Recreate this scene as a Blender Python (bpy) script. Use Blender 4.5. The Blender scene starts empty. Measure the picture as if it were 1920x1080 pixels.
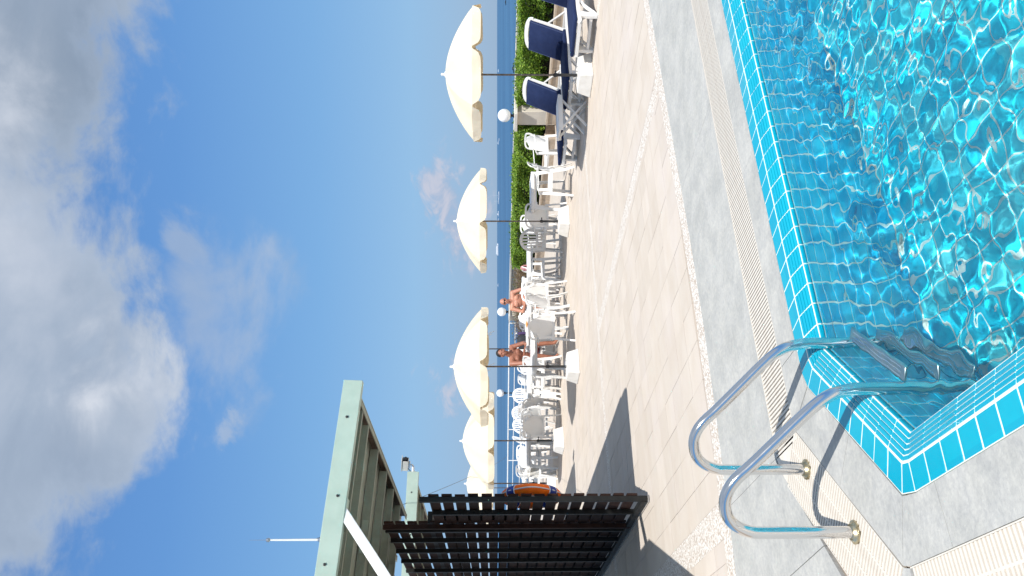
import bpy, bmesh, math, random
import numpy as np
from mathutils import Vector, Matrix, Euler, Quaternion

R = math.radians
sc = bpy.context.scene
COL = sc.collection
random.seed(7)
rng = np.random.default_rng(11)

# ------------------------------------------------------------------ camera
# World axes follow the paving grid: X runs along the far pool edge, Y away from it.
CAM_H, YAW, PITCH, FPX = 1.40, R(30.5), math.atan(28 / 1464), 1464.0
FWD0 = Vector((math.sin(YAW), math.cos(YAW), 0)); RIGHT = Vector((math.cos(YAW), -math.sin(YAW), 0))
FWD = FWD0 * math.cos(PITCH) + Vector((0, 0, -math.sin(PITCH)))
UP = RIGHT.cross(FWD)
cam_d = bpy.data.cameras.new('camera'); cam = bpy.data.objects.new('camera', cam_d); COL.objects.link(cam)
cam_d.sensor_width = 36; cam_d.lens = FPX / 1920 * 36
cam_d.clip_start = 0.05; cam_d.clip_end = 90000
# the photograph was taken with the camera turned on its side: image left is up
cx, cy, cz = -UP, RIGHT, -FWD
cam.matrix_world = Matrix(((cx.x, cy.x, cz.x, 0), (cx.y, cy.y, cz.y, 0), (cx.z, cy.z, cz.z, CAM_H), (0, 0, 0, 1)))
sc.camera = cam


def at(px, py, z=0.0):
    """ground position (at height z) of a photograph pixel"""
    d = FWD + RIGHT * ((540 - py) / FPX) - UP * ((px - 960) / FPX)
    t = (z - CAM_H) / d.z
    return Vector((d.x * t, d.y * t, z))


def at_depth(px, py, depth):
    d = FWD + RIGHT * ((540 - py) / FPX) - UP * ((px - 960) / FPX)
    t = depth / d.dot(FWD0)
    return Vector((d.x * t, d.y * t, CAM_H + d.z * t))


# ------------------------------------------------------------------ sun and sky
SUN_DIR = Vector((0.294, 0.756, -1.0)).normalized()
sun_d = bpy.data.lights.new('sun', 'SUN'); sun = bpy.data.objects.new('sun', sun_d); COL.objects.link(sun)
sun_d.energy = 4.35; sun_d.angle = R(0.5); sun_d.color = (1.0, 0.965, 0.91)
sun.rotation_euler = SUN_DIR.to_track_quat('-Z', 'Y').to_euler(); sun.location = (0, 0, 30)
sun_d.cycles.is_caustics_light = True

world = bpy.data.worlds.new('World'); sc.world = world; world.use_nodes = True
wt = world.node_tree; wt.nodes.clear()


class N:
    """tiny node-graph helper"""
    def __init__(s, nt): s.nt = nt

    def new(s, t, **k):
        n = s.nt.nodes.new(t)
        for a, b in k.items(): setattr(n, a, b)
        return n

    def link(s, a, b): s.nt.links.new(a, b)

    def val(s, sock, v):
        if isinstance(v, (int, float)): sock.default_value = v
        elif isinstance(v, (tuple, list)): sock.default_value = v
        else: s.link(v, sock)

    def math(s, op, a, b=0.0, c=0.0, clamp=False):
        n = s.new('ShaderNodeMath', operation=op, use_clamp=clamp)
        for i, v in enumerate((a, b, c)): s.val(n.inputs[i], v)
        return n.outputs[0]

    def dot(s, a, v):
        n = s.new('ShaderNodeVectorMath', operation='DOT_PRODUCT'); s.link(a, n.inputs[0]); n.inputs[1].default_value = v
        return n.outputs['Value']

    def noise(s, vec, scale, detail=3, rough=.5, dist=0, dim='3D'):
        n = s.new('ShaderNodeTexNoise', noise_dimensions=dim)
        if vec is not None: s.link(vec, n.inputs['Vector'])
        n.inputs['Scale'].default_value = scale; n.inputs['Detail'].default_value = detail
        n.inputs['Roughness'].default_value = rough; n.inputs['Distortion'].default_value = dist
        return n.outputs['Fac'], n.outputs['Color']

    def ramp(s, fac, stops, interp='LINEAR'):
        n = s.new('ShaderNodeValToRGB'); n.color_ramp.interpolation = interp
        e = n.color_ramp.elements
        while len(e) > 1: e.remove(e[-1])
        e[0].position = stops[0][0]; e[0].color = stops[0][1]
        for p, c in stops[1:]:
            x = e.new(p); x.color = c
        s.link(fac, n.inputs[0]); return n.outputs[0]

    def mix(s, f, a, b, blend='MIX'):
        n = s.new('ShaderNodeMix', data_type='RGBA', blend_type=blend); n.clamp_result = False; n.clamp_factor = True
        s.val(n.inputs[0], f); s.val(n.inputs[6], a); s.val(n.inputs[7], b)
        return n.outputs[2]

    def smooth(s, x, lo, hi):
        n = s.new('ShaderNodeMapRange', interpolation_type='SMOOTHSTEP')
        s.val(n.inputs[0], x); s.val(n.inputs[1], lo); s.val(n.inputs[2], hi)
        return n.outputs[0]


def g(v): return (v, v, v, 1)


w = N(wt)
tc = w.new('ShaderNodeTexCoord').outputs['Generated']
sky = w.new('ShaderNodeTexSky', sky_type='NISHITA', sun_disc=False)
sky.sun_elevation = R(51); sky.sun_rotation = math.atan2(-0.294, -0.756)
sky.air_density = 1.0; sky.dust_density = 0.6; sky.ozone_density = 2.2; sky.altitude = 0
dr, df = w.dot(tc, RIGHT), w.dot(tc, FWD0)
dz = w.dot(tc, (0, 0, 1))
az = w.math('MULTIPLY', w.math('ARCTAN2', dr, df), 180 / math.pi)            # degrees, right positive
el = w.math('MULTIPLY', w.math('ARCSINE', dz), 180 / math.pi)


def sky_deg(px, py):
    x, y = (540 - py) / FPX, (932 - px) / FPX
    return math.degrees(math.atan(x)), math.degrees(math.atan2(y, math.hypot(1, x)))


# lower edge of the big cloud bank: elevation as a function of azimuth
edge = [(-60, 28), (-30, 31), ] + [sky_deg(x, y) for y, x in
        ((1080, 70), (1000, 120), (930, 175), (880, 235), (820, 285), (770, 330), (700, 345), (620, 335), (560, 275), (500, 235), (450, 200),
         (380, 150), (320, 145), (260, 185), (180, 235), (90, 262), (0, 290))] + [(30, 24), (60, 30)]
edge.sort()
fac = w.math('DIVIDE', w.math('ADD', az, 60), 120, clamp=True)
thr = w.math('MULTIPLY', w.ramp(fac, [((a + 60) / 120, g(e / 45)) for a, e in edge], 'EASE'), 45)
warp = w.new('ShaderNodeMapping'); warp.inputs['Scale'].default_value = (1, 1, 1.7); w.link(tc, warp.inputs[0])
n1, _ = w.noise(warp.outputs[0], 6.5, 9, .58, .3)
n2, _ = w.noise(warp.outputs[0], 2.4, 3, .5, .2)
n3, _ = w.noise(warp.outputs[0], 17, 8, .6, .4)
na, nc = w.noise(warp.outputs[0], 5.5, 6, .6, .4)
sepn = w.new('ShaderNodeSeparateColor'); w.link(nc, sepn.inputs[0])
azw = w.math('ADD', az, w.math('MULTIPLY', w.math('SUBTRACT', sepn.outputs[0], .5), 16))
elw = w.math('ADD', el, w.math('MULTIPLY', w.math('SUBTRACT', sepn.outputs[1], .5), 12))
d = w.math('SUBTRACT', el, thr)
d = w.math('ADD', d, w.math('MULTIPLY', w.math('SUBTRACT', n1, .5), 17))
d = w.math('ADD', d, w.math('MULTIPLY', w.math('SUBTRACT', n3, .5), 7))
mask1 = w.smooth(d, -2.6, 2.2)
# softer second veil hanging lower beside the bank
def blob(px, py, ra, re):
    a0, e0 = sky_deg(px, py)
    x = w.math('DIVIDE', w.math('SUBTRACT', azw, a0), ra); y = w.math('DIVIDE', w.math('SUBTRACT', elw, e0), re)
    r = w.math('ADD', w.math('MULTIPLY', x, x), w.math('MULTIPLY', y, y))
    return w.math('EXPONENT', w.math('MULTIPLY', r, -1.3))
veil = w.math('ADD', w.math('MULTIPLY', blob(410, 610, 7.5, 4.6), 1.1), w.math('MULTIPLY', blob(345, 455, 2.0, 1.8), .8))
veil = w.math('ADD', veil, w.math('MULTIPLY', blob(412, 815, 1.1, 1.2), .9))
mask2 = w.smooth(w.math('ADD', veil, w.math('MULTIPLY', w.math('SUBTRACT', n1, .5), 2.2)), .15, 1.15)
mask2 = w.math('MULTIPLY', w.math('MULTIPLY', mask2, w.smooth(veil, 0.05, .4)), .62)
mask = w.math('MAXIMUM', mask1, mask2)
# cloud body: grey-blue undersides, bright ragged rims
n4, _ = w.noise(warp.outputs[0], 3.6, 7, .55, .5)
body = w.ramp(n4, [(.28, (.29, .37, .50, 1)), (.50, (.375, .46, .59, 1)), (.70, (.50, .57, .69, 1))])
dark = w.math('MULTIPLY', blob(110, 130, 9, 6), .7)
body = w.mix(dark, body, (.225, .300, .41, 1))
glow = w.math('ADD', blob(255, 700, 4.2, 3.6), w.math('ADD', w.math('MULTIPLY', blob(180, 775, 3, 2.2), .8), w.math('MULTIPLY', blob(10, 300, 9, 3.0), .8)), clamp=True)
glow = w.math('MULTIPLY', glow, w.smooth(n1, .38, .66))
body = w.mix(w.math('MULTIPLY', glow, .9), body, (.74, .78, .86, 1))
rim = w.math('MULTIPLY', w.math('SUBTRACT', 1, w.smooth(d, 0, 5)), .30)
body = w.mix(rim, body, (.50, .60, .76, 1))
# low pinkish cumulus over the sea
low = w.math('ADD', blob(830, 385, 5.8, 2.8), w.math('MULTIPLY', blob(840, 690, 4.8, 2.3), .85))
low = w.math('ADD', low, w.math('MULTIPLY', blob(780, 665, 1.6, .5), .35))
ln, _ = w.noise(warp.outputs[0], 26, 9, .62, .5)
ln2, _ = w.noise(warp.outputs[0], 9, 4, .5, .3)
lm = w.smooth(w.math('ADD', low, w.math('ADD', w.math('MULTIPLY', w.math('SUBTRACT', ln, .5), 2.6), w.math('MULTIPLY', w.math('SUBTRACT', ln2, .5), 1.6))), .45, 1.35)
lm = w.math('MULTIPLY', w.math('MULTIPLY', lm, w.smooth(low, 0.06, .35)), .72)
lcol = w.mix(w.smooth(ln, .42, .62), (.38, .45, .60, 1), (.62, .59, .66, 1))

bg_sky = w.new('ShaderNodeBackground'); bg_sky.inputs['Strength'].default_value = 0.107
tint = w.mix(1.0, sky.outputs[0], (.74, 1.05, 1.30, 1), 'MULTIPLY')
grad = w.ramp(w.math('DIVIDE', el, 30, clamp=True), [(0, (.257, .362, .51, 1)), (.06, (.250, .365, .53, 1)), (.2, (.235, .40, .60, 1)), (.42, (.165, .340, .590, 1)), (.73, (.107, .257, .543, 1)), (1, (.092, .228, .52, 1))])
grad = w.mix(1.0, grad, (10, 10, 10, 1), 'MULTIPLY')
w.link(w.mix(w.math('MULTIPLY', w.math('SUBTRACT', 1, w.smooth(el, 18, 42)), .92), tint, grad), bg_sky.inputs[0])
bg_c = w.new('ShaderNodeBackground'); w.link(body, bg_c.inputs[0]); bg_c.inputs[1].default_value = 0.84
bg_l = w.new('ShaderNodeBackground'); w.link(lcol, bg_l.inputs[0]); bg_l.inputs[1].default_value = 0.90
m1 = w.new('ShaderNodeMixShader'); w.link(lm, m1.inputs[0]); w.link(bg_sky.outputs[0], m1.inputs[1]); w.link(bg_l.outputs[0], m1.inputs[2])
m2 = w.new('ShaderNodeMixShader'); w.link(mask, m2.inputs[0]); w.link(m1.outputs[0], m2.inputs[1]); w.link(bg_c.outputs[0], m2.inputs[2])
wo = w.new('ShaderNodeOutputWorld'); w.link(m2.outputs[0], wo.inputs[0])

sc.view_settings.view_transform = 'Standard'; sc.view_settings.look = 'None'
sc.view_settings.gamma = 1; sc.view_settings.use_curve_mapping = False
sc.view_settings.exposure = 0.25
sc.render.engine = 'CYCLES'
sc.cycles.use_denoising = True
sc.cycles.max_bounces = 12; sc.cycles.transmission_bounces = 8; sc.cycles.transparent_max_bounces = 16
sc.cycles.caustics_refractive = True; sc.cycles.caustics_reflective = False
sc.cycles.sample_clamp_indirect = 25.0


# ------------------------------------------------------------------ materials
def mat(name, col, rough=.5, metal=0, spec=.5, var=0.0, vscale=6, col2=None, bump=0, bscale=60, detail=4, rvar=0, coord='Object', **kw):
    m = bpy.data.materials.new(name); m.use_nodes = True
    n = N(m.node_tree); b = m.node_tree.nodes['Principled BSDF']
    b.inputs['Roughness'].default_value = rough; b.inputs['Metallic'].default_value = metal
    b.inputs['Specular IOR Level'].default_value = spec
    tcn = n.new('ShaderNodeTexCoord'); vec = tcn.outputs['Object']
    if coord == 'World': vec = n.new('ShaderNodeNewGeometry').outputs['Position']
    c = (*col, 1)
    if var or col2:
        f, _ = n.noise(vec, vscale, detail, .6)
        f = n.smooth(f, .3, .7)
        c2 = (*(col2 or tuple(max(0, x * (1 - var)) for x in col)), 1)
        c = n.mix(f, c, c2)
    n.val(b.inputs['Base Color'], c)
    if rvar:
        f2, _ = n.noise(vec, vscale * 2.3, 4, .6)
        n.link(n.math('ADD', rough - rvar / 2, n.math('MULTIPLY', f2, rvar)), b.inputs['Roughness'])
    if bump:
        f3, _ = n.noise(vec, bscale, 4, .6)
        bp = n.new('ShaderNodeBump'); bp.inputs['Strength'].default_value = 1; bp.inputs['Distance'].default_value = bump
        n.link(f3, bp.inputs['Height']); n.link(bp.outputs[0], b.inputs['Normal'])
    for k, v in kw.items(): b.inputs[k].default_value = v
    return m


def varied(m, attr_like='Random', lo=(1, 1, 1), hi=(1, 1, 1)):
    """multiply the base colour by a per-object random tint"""
    n = N(m.node_tree); b = m.node_tree.nodes['Principled BSDF']; s = b.inputs['Base Color']
    src = s.links[0].from_socket if s.is_linked else tuple(s.default_value)
    r = n.new('ShaderNodeObjectInfo').outputs['Random']
    t = n.mix(r, (*lo, 1), (*hi, 1)); n.link(n.mix(1.0, src, t, 'MULTIPLY'), s)
    return m


def island_varied(m, lo, hi):
    n = N(m.node_tree); b = m.node_tree.nodes['Principled BSDF']; s = b.inputs['Base Color']
    src = s.links[0].from_socket if s.is_linked else tuple(s.default_value)
    r = n.new('ShaderNodeNewGeometry').outputs['Random Per Island']
    t = n.mix(r, (*lo, 1), (*hi, 1)); n.link(n.mix(1.0, src, t, 'MULTIPLY'), s)
    return m


M = {}
M['plastic'] = mat('white_plastic', (.85, .845, .825), .38, spec=.5, col2=(.80, .79, .765), vscale=5, bump=.0006, bscale=90, rvar=.15)
M['plastic_grey'] = mat('aged_plastic', (.66, .65, .63), .45, col2=(.58, .57, .55), vscale=6, bump=.0006, bscale=90)
M['navy'] = mat('navy_canvas', (.014, .025, .078), .85, spec=.2, col2=(.019, .033, .096), vscale=9, bump=.0015, bscale=25)
M['piping'] = mat('navy_piping', (.05, .07, .16), .6)
M['pole'] = mat('pole_varnish', (.21, .165, .13), .3, var=.4, vscale=20)
M['sleeve'] = mat('dark_sleeve', (.045, .045, .045), .4, metal=.4)
M['base_white'] = mat('painted_concrete', (.80, .79, .76), .65, col2=(.70, .68, .64), vscale=7, bump=.002, bscale=40)
M['steel'] = mat('polished_steel', (.78, .77, .76), .10, metal=1, rvar=.12, vscale=8, bump=.0001, bscale=300)
M['steel_dull'] = mat('brushed_steel', (.60, .60, .60), .28, metal=1)
M['brass'] = mat('stained_flange', (.62, .55, .38), .34, metal=.85, col2=(.40, .31, .17), vscale=45)
M['slate'] = mat('grey_slate', (.41, .41, .39), .75, col2=(.50, .495, .47), vscale=4, bump=.0035, bscale=34, detail=10, coord='World')
def _slate():
    m = M['slate']; n = N(m.node_tree); b = m.node_tree.nodes['Principled BSDF']; src = b.inputs['Base Color'].links[0].from_socket
    pos = n.new('ShaderNodeNewGeometry').outputs['Position']; f, _ = n.noise(pos, 42, 8, .75, .3); f2, _ = n.noise(pos, 9, 6, .7, .8)
    t = n.mix(n.smooth(f, .34, .66), (.90, .90, .91, 1), (1.08, 1.075, 1.06, 1)); t2 = n.mix(n.smooth(f2, .35, .65), (.93, .935, .945, 1), (1.05, 1.045, 1.03, 1))
    n.link(n.mix(1.0, n.mix(1.0, src, t, 'MULTIPLY'), t2, 'MULTIPLY'), b.inputs['Base Color'])
_slate()
M['mortar'] = mat('mortar', (.40, .32, .25), .9, var=.2, vscale=14, coord='World')
M['channel'] = mat('channel_floor', (.11, .045, .03), .9, var=.3, vscale=30)
M['grate'] = mat('grate_plastic', (.74, .69, .61), .5, col2=(.68, .62, .54), vscale=20)
M['cream_wall'] = mat('cream_render', (.70, .64, .545), .85, col2=(.62, .56, .47), vscale=3, bump=.002, bscale=50)
M['cap'] = mat('wall_coping', (.74, .70, .62), .8, col2=(.66, .61, .52), vscale=5, bump=.001)
M['kerbstone'] = varied(mat('kerb_sandstone', (.50, .42, .33), .85, col2=(.42, .34, .26), vscale=9, bump=.004, bscale=30), lo=(.88, .88, .88), hi=(1.1, 1.08, 1.05))
M['globe'] = mat('opal_glass', (.86, .86, .87), .18, spec=.5)
M['black'] = mat('black_plastic', (.02, .02, .022), .45)
M['soil'] = mat('dry_soil', (.13, .09, .06), .95, var=.5, vscale=12, bump=.01, bscale=15)
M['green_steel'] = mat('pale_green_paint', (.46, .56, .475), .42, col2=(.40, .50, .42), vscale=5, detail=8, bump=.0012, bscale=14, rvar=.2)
M['green_shade'] = mat('shaded_green_paint', (.38, .405, .335), .6, col2=(.30, .315, .255), vscale=6, detail=8, bump=.001)  # the canopy's green again, darkened in colour for the shade under the roof
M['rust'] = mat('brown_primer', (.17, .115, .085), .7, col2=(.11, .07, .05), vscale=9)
M['white_steel'] = mat('white_painted_steel', (.80, .80, .78), .4, var=.06)
M['slat'] = varied(mat('dark_stained_wood', (.030, .014, .010), .75, spec=.2, col2=(.016, .008, .006), vscale=8, detail=8, bump=.0012, bscale=40), lo=(.8, .8, .8), hi=(1.5, 1.35, 1.3))
M['frame_dark'] = mat('dark_steel_frame', (.014, .014, .013), .6, spec=.3, var=.4, vscale=12)
M['orange'] = mat('lifebuoy_orange', (1.0, .17, .006), .55, spec=.25, var=.08, vscale=8)
M['blue_band'] = mat('lifebuoy_blue', (.012, .04, .28), .5)
M['rope'] = mat('white_rope', (.78, .77, .74), .8)
M['skin_fair'] = mat('sunburnt_skin', (.56, .27, .175), .5, col2=(.50, .22, .15), vscale=9, **{'Subsurface Weight': .08})
M['skin_tan'] = mat('tanned_skin', (.37, .155, .098), .48, col2=(.31, .125, .078), vscale=9)
M['hair'] = mat('dark_hair', (.018, .013, .011), .6, bump=.002, bscale=120)
M['maroon'] = mat('maroon_cloth', (.19, .012, .03), .8, var=.3)
M['dark_cloth'] = mat('charcoal_cloth', (.03, .035, .045), .8, var=.3)
M['towel'] = mat('white_towel', (.82, .82, .82), .95, bump=.004, bscale=160)
M['purple'] = mat('purple_cloth', (.10, .05, .16), .85, col2=(.04, .03, .09), vscale=30)
M['pink'] = mat('pink_cloth', (.62, .16, .20), .8, col2=(.75, .45, .42), vscale=22)
M['redpack'] = mat('orange_packet', (.75, .20, .06), .5, col2=(.80, .45, .12), vscale=30)
M['hull'] = mat('boat_white', (.75, .76, .78), .4)
M['hull_dark'] = mat('boat_dark', (.03, .045, .07), .5)
M['twig'] = mat('dry_twigs', (.20, .135, .085), .9, var=.5, vscale=20)
M['lens'] = mat('camera_glass', (.01, .01, .015), .05)
M['ivory'] = mat('camera_housing', (.62, .60, .54), .45, var=.1)


# parasol cloth: lets light through
def cloth_mat():
    m = bpy.data.materials.new('cream_parasol_cloth'); m.use_nodes = True
    n = N(m.node_tree); nt = m.node_tree; nt.nodes.clear()
    tcn = n.new('ShaderNodeTexCoord').outputs['Object']
    f, _ = n.noise(tcn, 3.5, 5, .6); f2, _ = n.noise(tcn, 9, 3, .5)
    c = n.mix(n.smooth(f, .3, .7), (.94, .91, .78, 1), (.92, .88, .73, 1))
    bp = n.new('ShaderNodeBump'); bp.inputs['Distance'].default_value = .02; bp.inputs['Strength'].default_value = .5; n.link(f2, bp.inputs['Height'])
    a = n.new('ShaderNodeBsdfDiffuse'); n.link(c, a.inputs[0]); n.link(bp.outputs[0], a.inputs['Normal'])
    t = n.new('ShaderNodeBsdfTranslucent'); t.inputs[0].default_value = (.86, .64, .27, 1)
    x = n.new('ShaderNodeMixShader'); x.inputs[0].default_value = .34
    n.link(a.outputs[0], x.inputs[1]); n.link(t.outputs[0], x.inputs[2])
    o = n.new('ShaderNodeOutputMaterial'); n.link(x.outputs[0], o.inputs[0])
    return m


M['cloth'] = cloth_mat()


def stone_mat():
    """pinkish stone paving: long soft veins, fine wear, a little tone difference from tile to tile"""
    m = mat('pink_paving_stone', (.56, .475, .40), .8, bump=0)
    n = N(m.node_tree); b = m.node_tree.nodes['Principled BSDF']
    pos = n.new('ShaderNodeNewGeometry').outputs['Position']
    mp = n.new('ShaderNodeMapping'); mp.inputs['Rotation'].default_value = (0, 0, R(30.5)); mp.inputs['Scale'].default_value = (.8, 1.5, 1); n.link(pos, mp.inputs[0])
    v, _ = n.noise(mp.outputs[0], 3.2, 8, .62, .4); s, _ = n.noise(pos, 1.1, 4, .6); fi, _ = n.noise(pos, 55, 4, .7)
    c = n.mix(n.smooth(v, .32, .68), (.605, .54, .468, 1), (.57, .497, .42, 1))
    c = n.mix(n.math('MULTIPLY', n.smooth(s, .45, .7), .55), c, (.60, .535, .49, 1))
    c = n.mix(n.math('MULTIPLY', n.smooth(fi, .55, .8), .3), c, (.50, .41, .33, 1))
    # cell tone
    sn = n.new('ShaderNodeVectorMath', operation='SNAP'); sh = n.new('ShaderNodeVectorMath', operation='SUBTRACT'); n.link(pos, sh.inputs[0]); sh.inputs[1].default_value = (2.15, 5.175, -9)
    n.link(sh.outputs[0], sn.inputs[0]); sn.inputs[1].default_value = (.2975, .30, 50)
    wn = n.new('ShaderNodeTexWhiteNoise', noise_dimensions='3D'); n.link(sn.outputs[0], wn.inputs[0])
    c = n.mix(1.0, c, n.mix(wn.outputs['Value'], (.955, .95, .945, 1), (1.04, 1.04, 1.045, 1)), 'MULTIPLY')
    # small dark stains
    st, _ = n.noise(pos, 2.3, 9, .75, .6)
    c = n.mix(n.math('MULTIPLY', n.smooth(st, .63, .74), .45), c, (.36, .27, .19, 1))
    n.link(c, b.inputs['Base Color'])
    bp = n.new('ShaderNodeBump'); bp.inputs['Distance'].default_value = .0012; n.link(fi, bp.inputs['Height']); n.link(bp.outputs[0], b.inputs['Normal'])
    return m


M['stone'] = stone_mat()


def sheet_mat():
    """the same stone farther off, where joints are too fine to model"""
    m = M['stone'].copy(); m.name = 'pink_paving_far'
    n = N(m.node_tree); b = m.node_tree.nodes['Principled BSDF']; s = b.inputs['Base Color']; src = s.links[0].from_socket
    pos = n.new('ShaderNodeNewGeometry').outputs['Position']
    br = n.new('ShaderNodeTexBrick'); br.offset = 0; br.inputs['Scale'].default_value = 1; br.inputs['Brick Width'].default_value = .2975
    br.inputs['Row Height'].default_value = .30; br.inputs['Mortar Size'].default_value = .0022; br.inputs['Mortar Smooth'].default_value = .1
    n.link(pos, br.inputs['Vector']); n.link(n.mix(n.math('MULTIPLY', br.outputs['Fac'], .6), src, (.27, .22, .17, 1)), s)
    return m


M['stone_far'] = sheet_mat()


def pebble_mat():
    m = mat('washed_pebbles', (.7, .66, .6), .7)
    n = N(m.node_tree); b = m.node_tree.nodes['Principled BSDF']
    pos = n.new('ShaderNodeNewGeometry').outputs['Position']
    vo = n.new('ShaderNodeTexVoronoi'); vo.inputs['Scale'].default_value = 78; n.link(pos, vo.inputs['Vector'])
    sep = n.new('ShaderNodeSeparateColor'); n.link(vo.outputs['Color'], sep.inputs[0])
    c = n.ramp(sep.outputs[0], [(0, (.42, .30, .22, 1)), (.10, (.70, .62, .55, 1)), (.3, (.78, .75, .70, 1)), (.85, (.84, .81, .77, 1)), (1, (.62, .57, .52, 1))])
    c = n.mix(n.smooth(vo.outputs['Distance'], .38, .72), c, (.50, .43, .36, 1))
    n.link(c, b.inputs['Base Color'])
    bp = n.new('ShaderNodeBump'); bp.inputs['Distance'].default_value = .004; bp.invert = True; n.link(vo.outputs['Distance'], bp.inputs['Height']); n.link(bp.outputs[0], b.inputs['Normal'])
    return m


M['pebble'] = pebble_mat()


def pool_tile_mat(name, lo, hi, hi2, rough=.12, var_fine=.5):
    m = mat(name, lo, rough)
    n = N(m.node_tree); b = m.node_tree.nodes['Principled BSDF']
    pos = n.new('ShaderNodeNewGeometry').outputs['Position']
    sn = n.new('ShaderNodeVectorMath', operation='SNAP'); n.link(pos, sn.inputs[0]); sn.inputs[1].default_value = (.107, .107, .107)
    wn = n.new('ShaderNodeTexWhiteNoise', noise_dimensions='3D'); n.link(sn.outputs[0], wn.inputs[0])
    c = n.ramp(wn.outputs['Value'], [(0, (*lo, 1)), (.55, (*hi, 1)), (1, (*hi2, 1))])
    f, _ = n.noise(pos, 24, 4, .6)
    c = n.mix(n.math('MULTIPLY', n.smooth(f, .35, .7), var_fine), c, tuple(x * .88 for x in hi) + (1,))
    n.link(c, b.inputs['Base Color'])
    return m


M['tile_dry'] = pool_tile_mat('turquoise_glazed_tile', (.001, .35, .50), (.001, .375, .52), (.001, .395, .53), .20, .25)
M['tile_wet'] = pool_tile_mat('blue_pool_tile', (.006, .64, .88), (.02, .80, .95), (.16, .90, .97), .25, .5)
M['tile_wall'] = pool_tile_mat('dimmed_wall_tile', (.004, .40, .68), (.010, .53, .80), (.04, .66, .86), .25, .5)  # pool tile darkened in colour, since the wall catches only grazing light
M['grout'] = mat('pale_grout', (.82, .87, .80), .7, col2=(.76, .83, .77), vscale=18, coord='World')


def leaf_mat(name, a, b_, c_):
    m = mat(name, a, .45, spec=.35); n = N(m.node_tree); b = m.node_tree.nodes['Principled BSDF']
    r = n.new('ShaderNodeNewGeometry').outputs['Random Per Island']
    n.link(n.ramp(r, [(0, (*a, 1)), (.5, (*b_, 1)), (1, (*c_, 1))]), b.inputs['Base Color'])
    nt = m.node_tree; o = nt.nodes['Material Output']
    t = n.new('ShaderNodeBsdfTranslucent'); t.inputs[0].default_value = (.16, .28, .02, 1)
    x = n.new('ShaderNodeMixShader'); x.inputs[0].default_value = .25
    n.link(b.outputs[0], x.inputs[1]); n.link(t.outputs[0], x.inputs[2]); n.link(x.outputs[0], o.inputs[0])
    return m


M['leaf'] = leaf_mat('hedge_leaf', (.075, .155, .015), (.165, .30, .028), (.30, .42, .05))
M['dryleaf'] = leaf_mat('dry_leaf', (.16, .10, .05), (.25, .17, .10), (.12, .16, .04))


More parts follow.
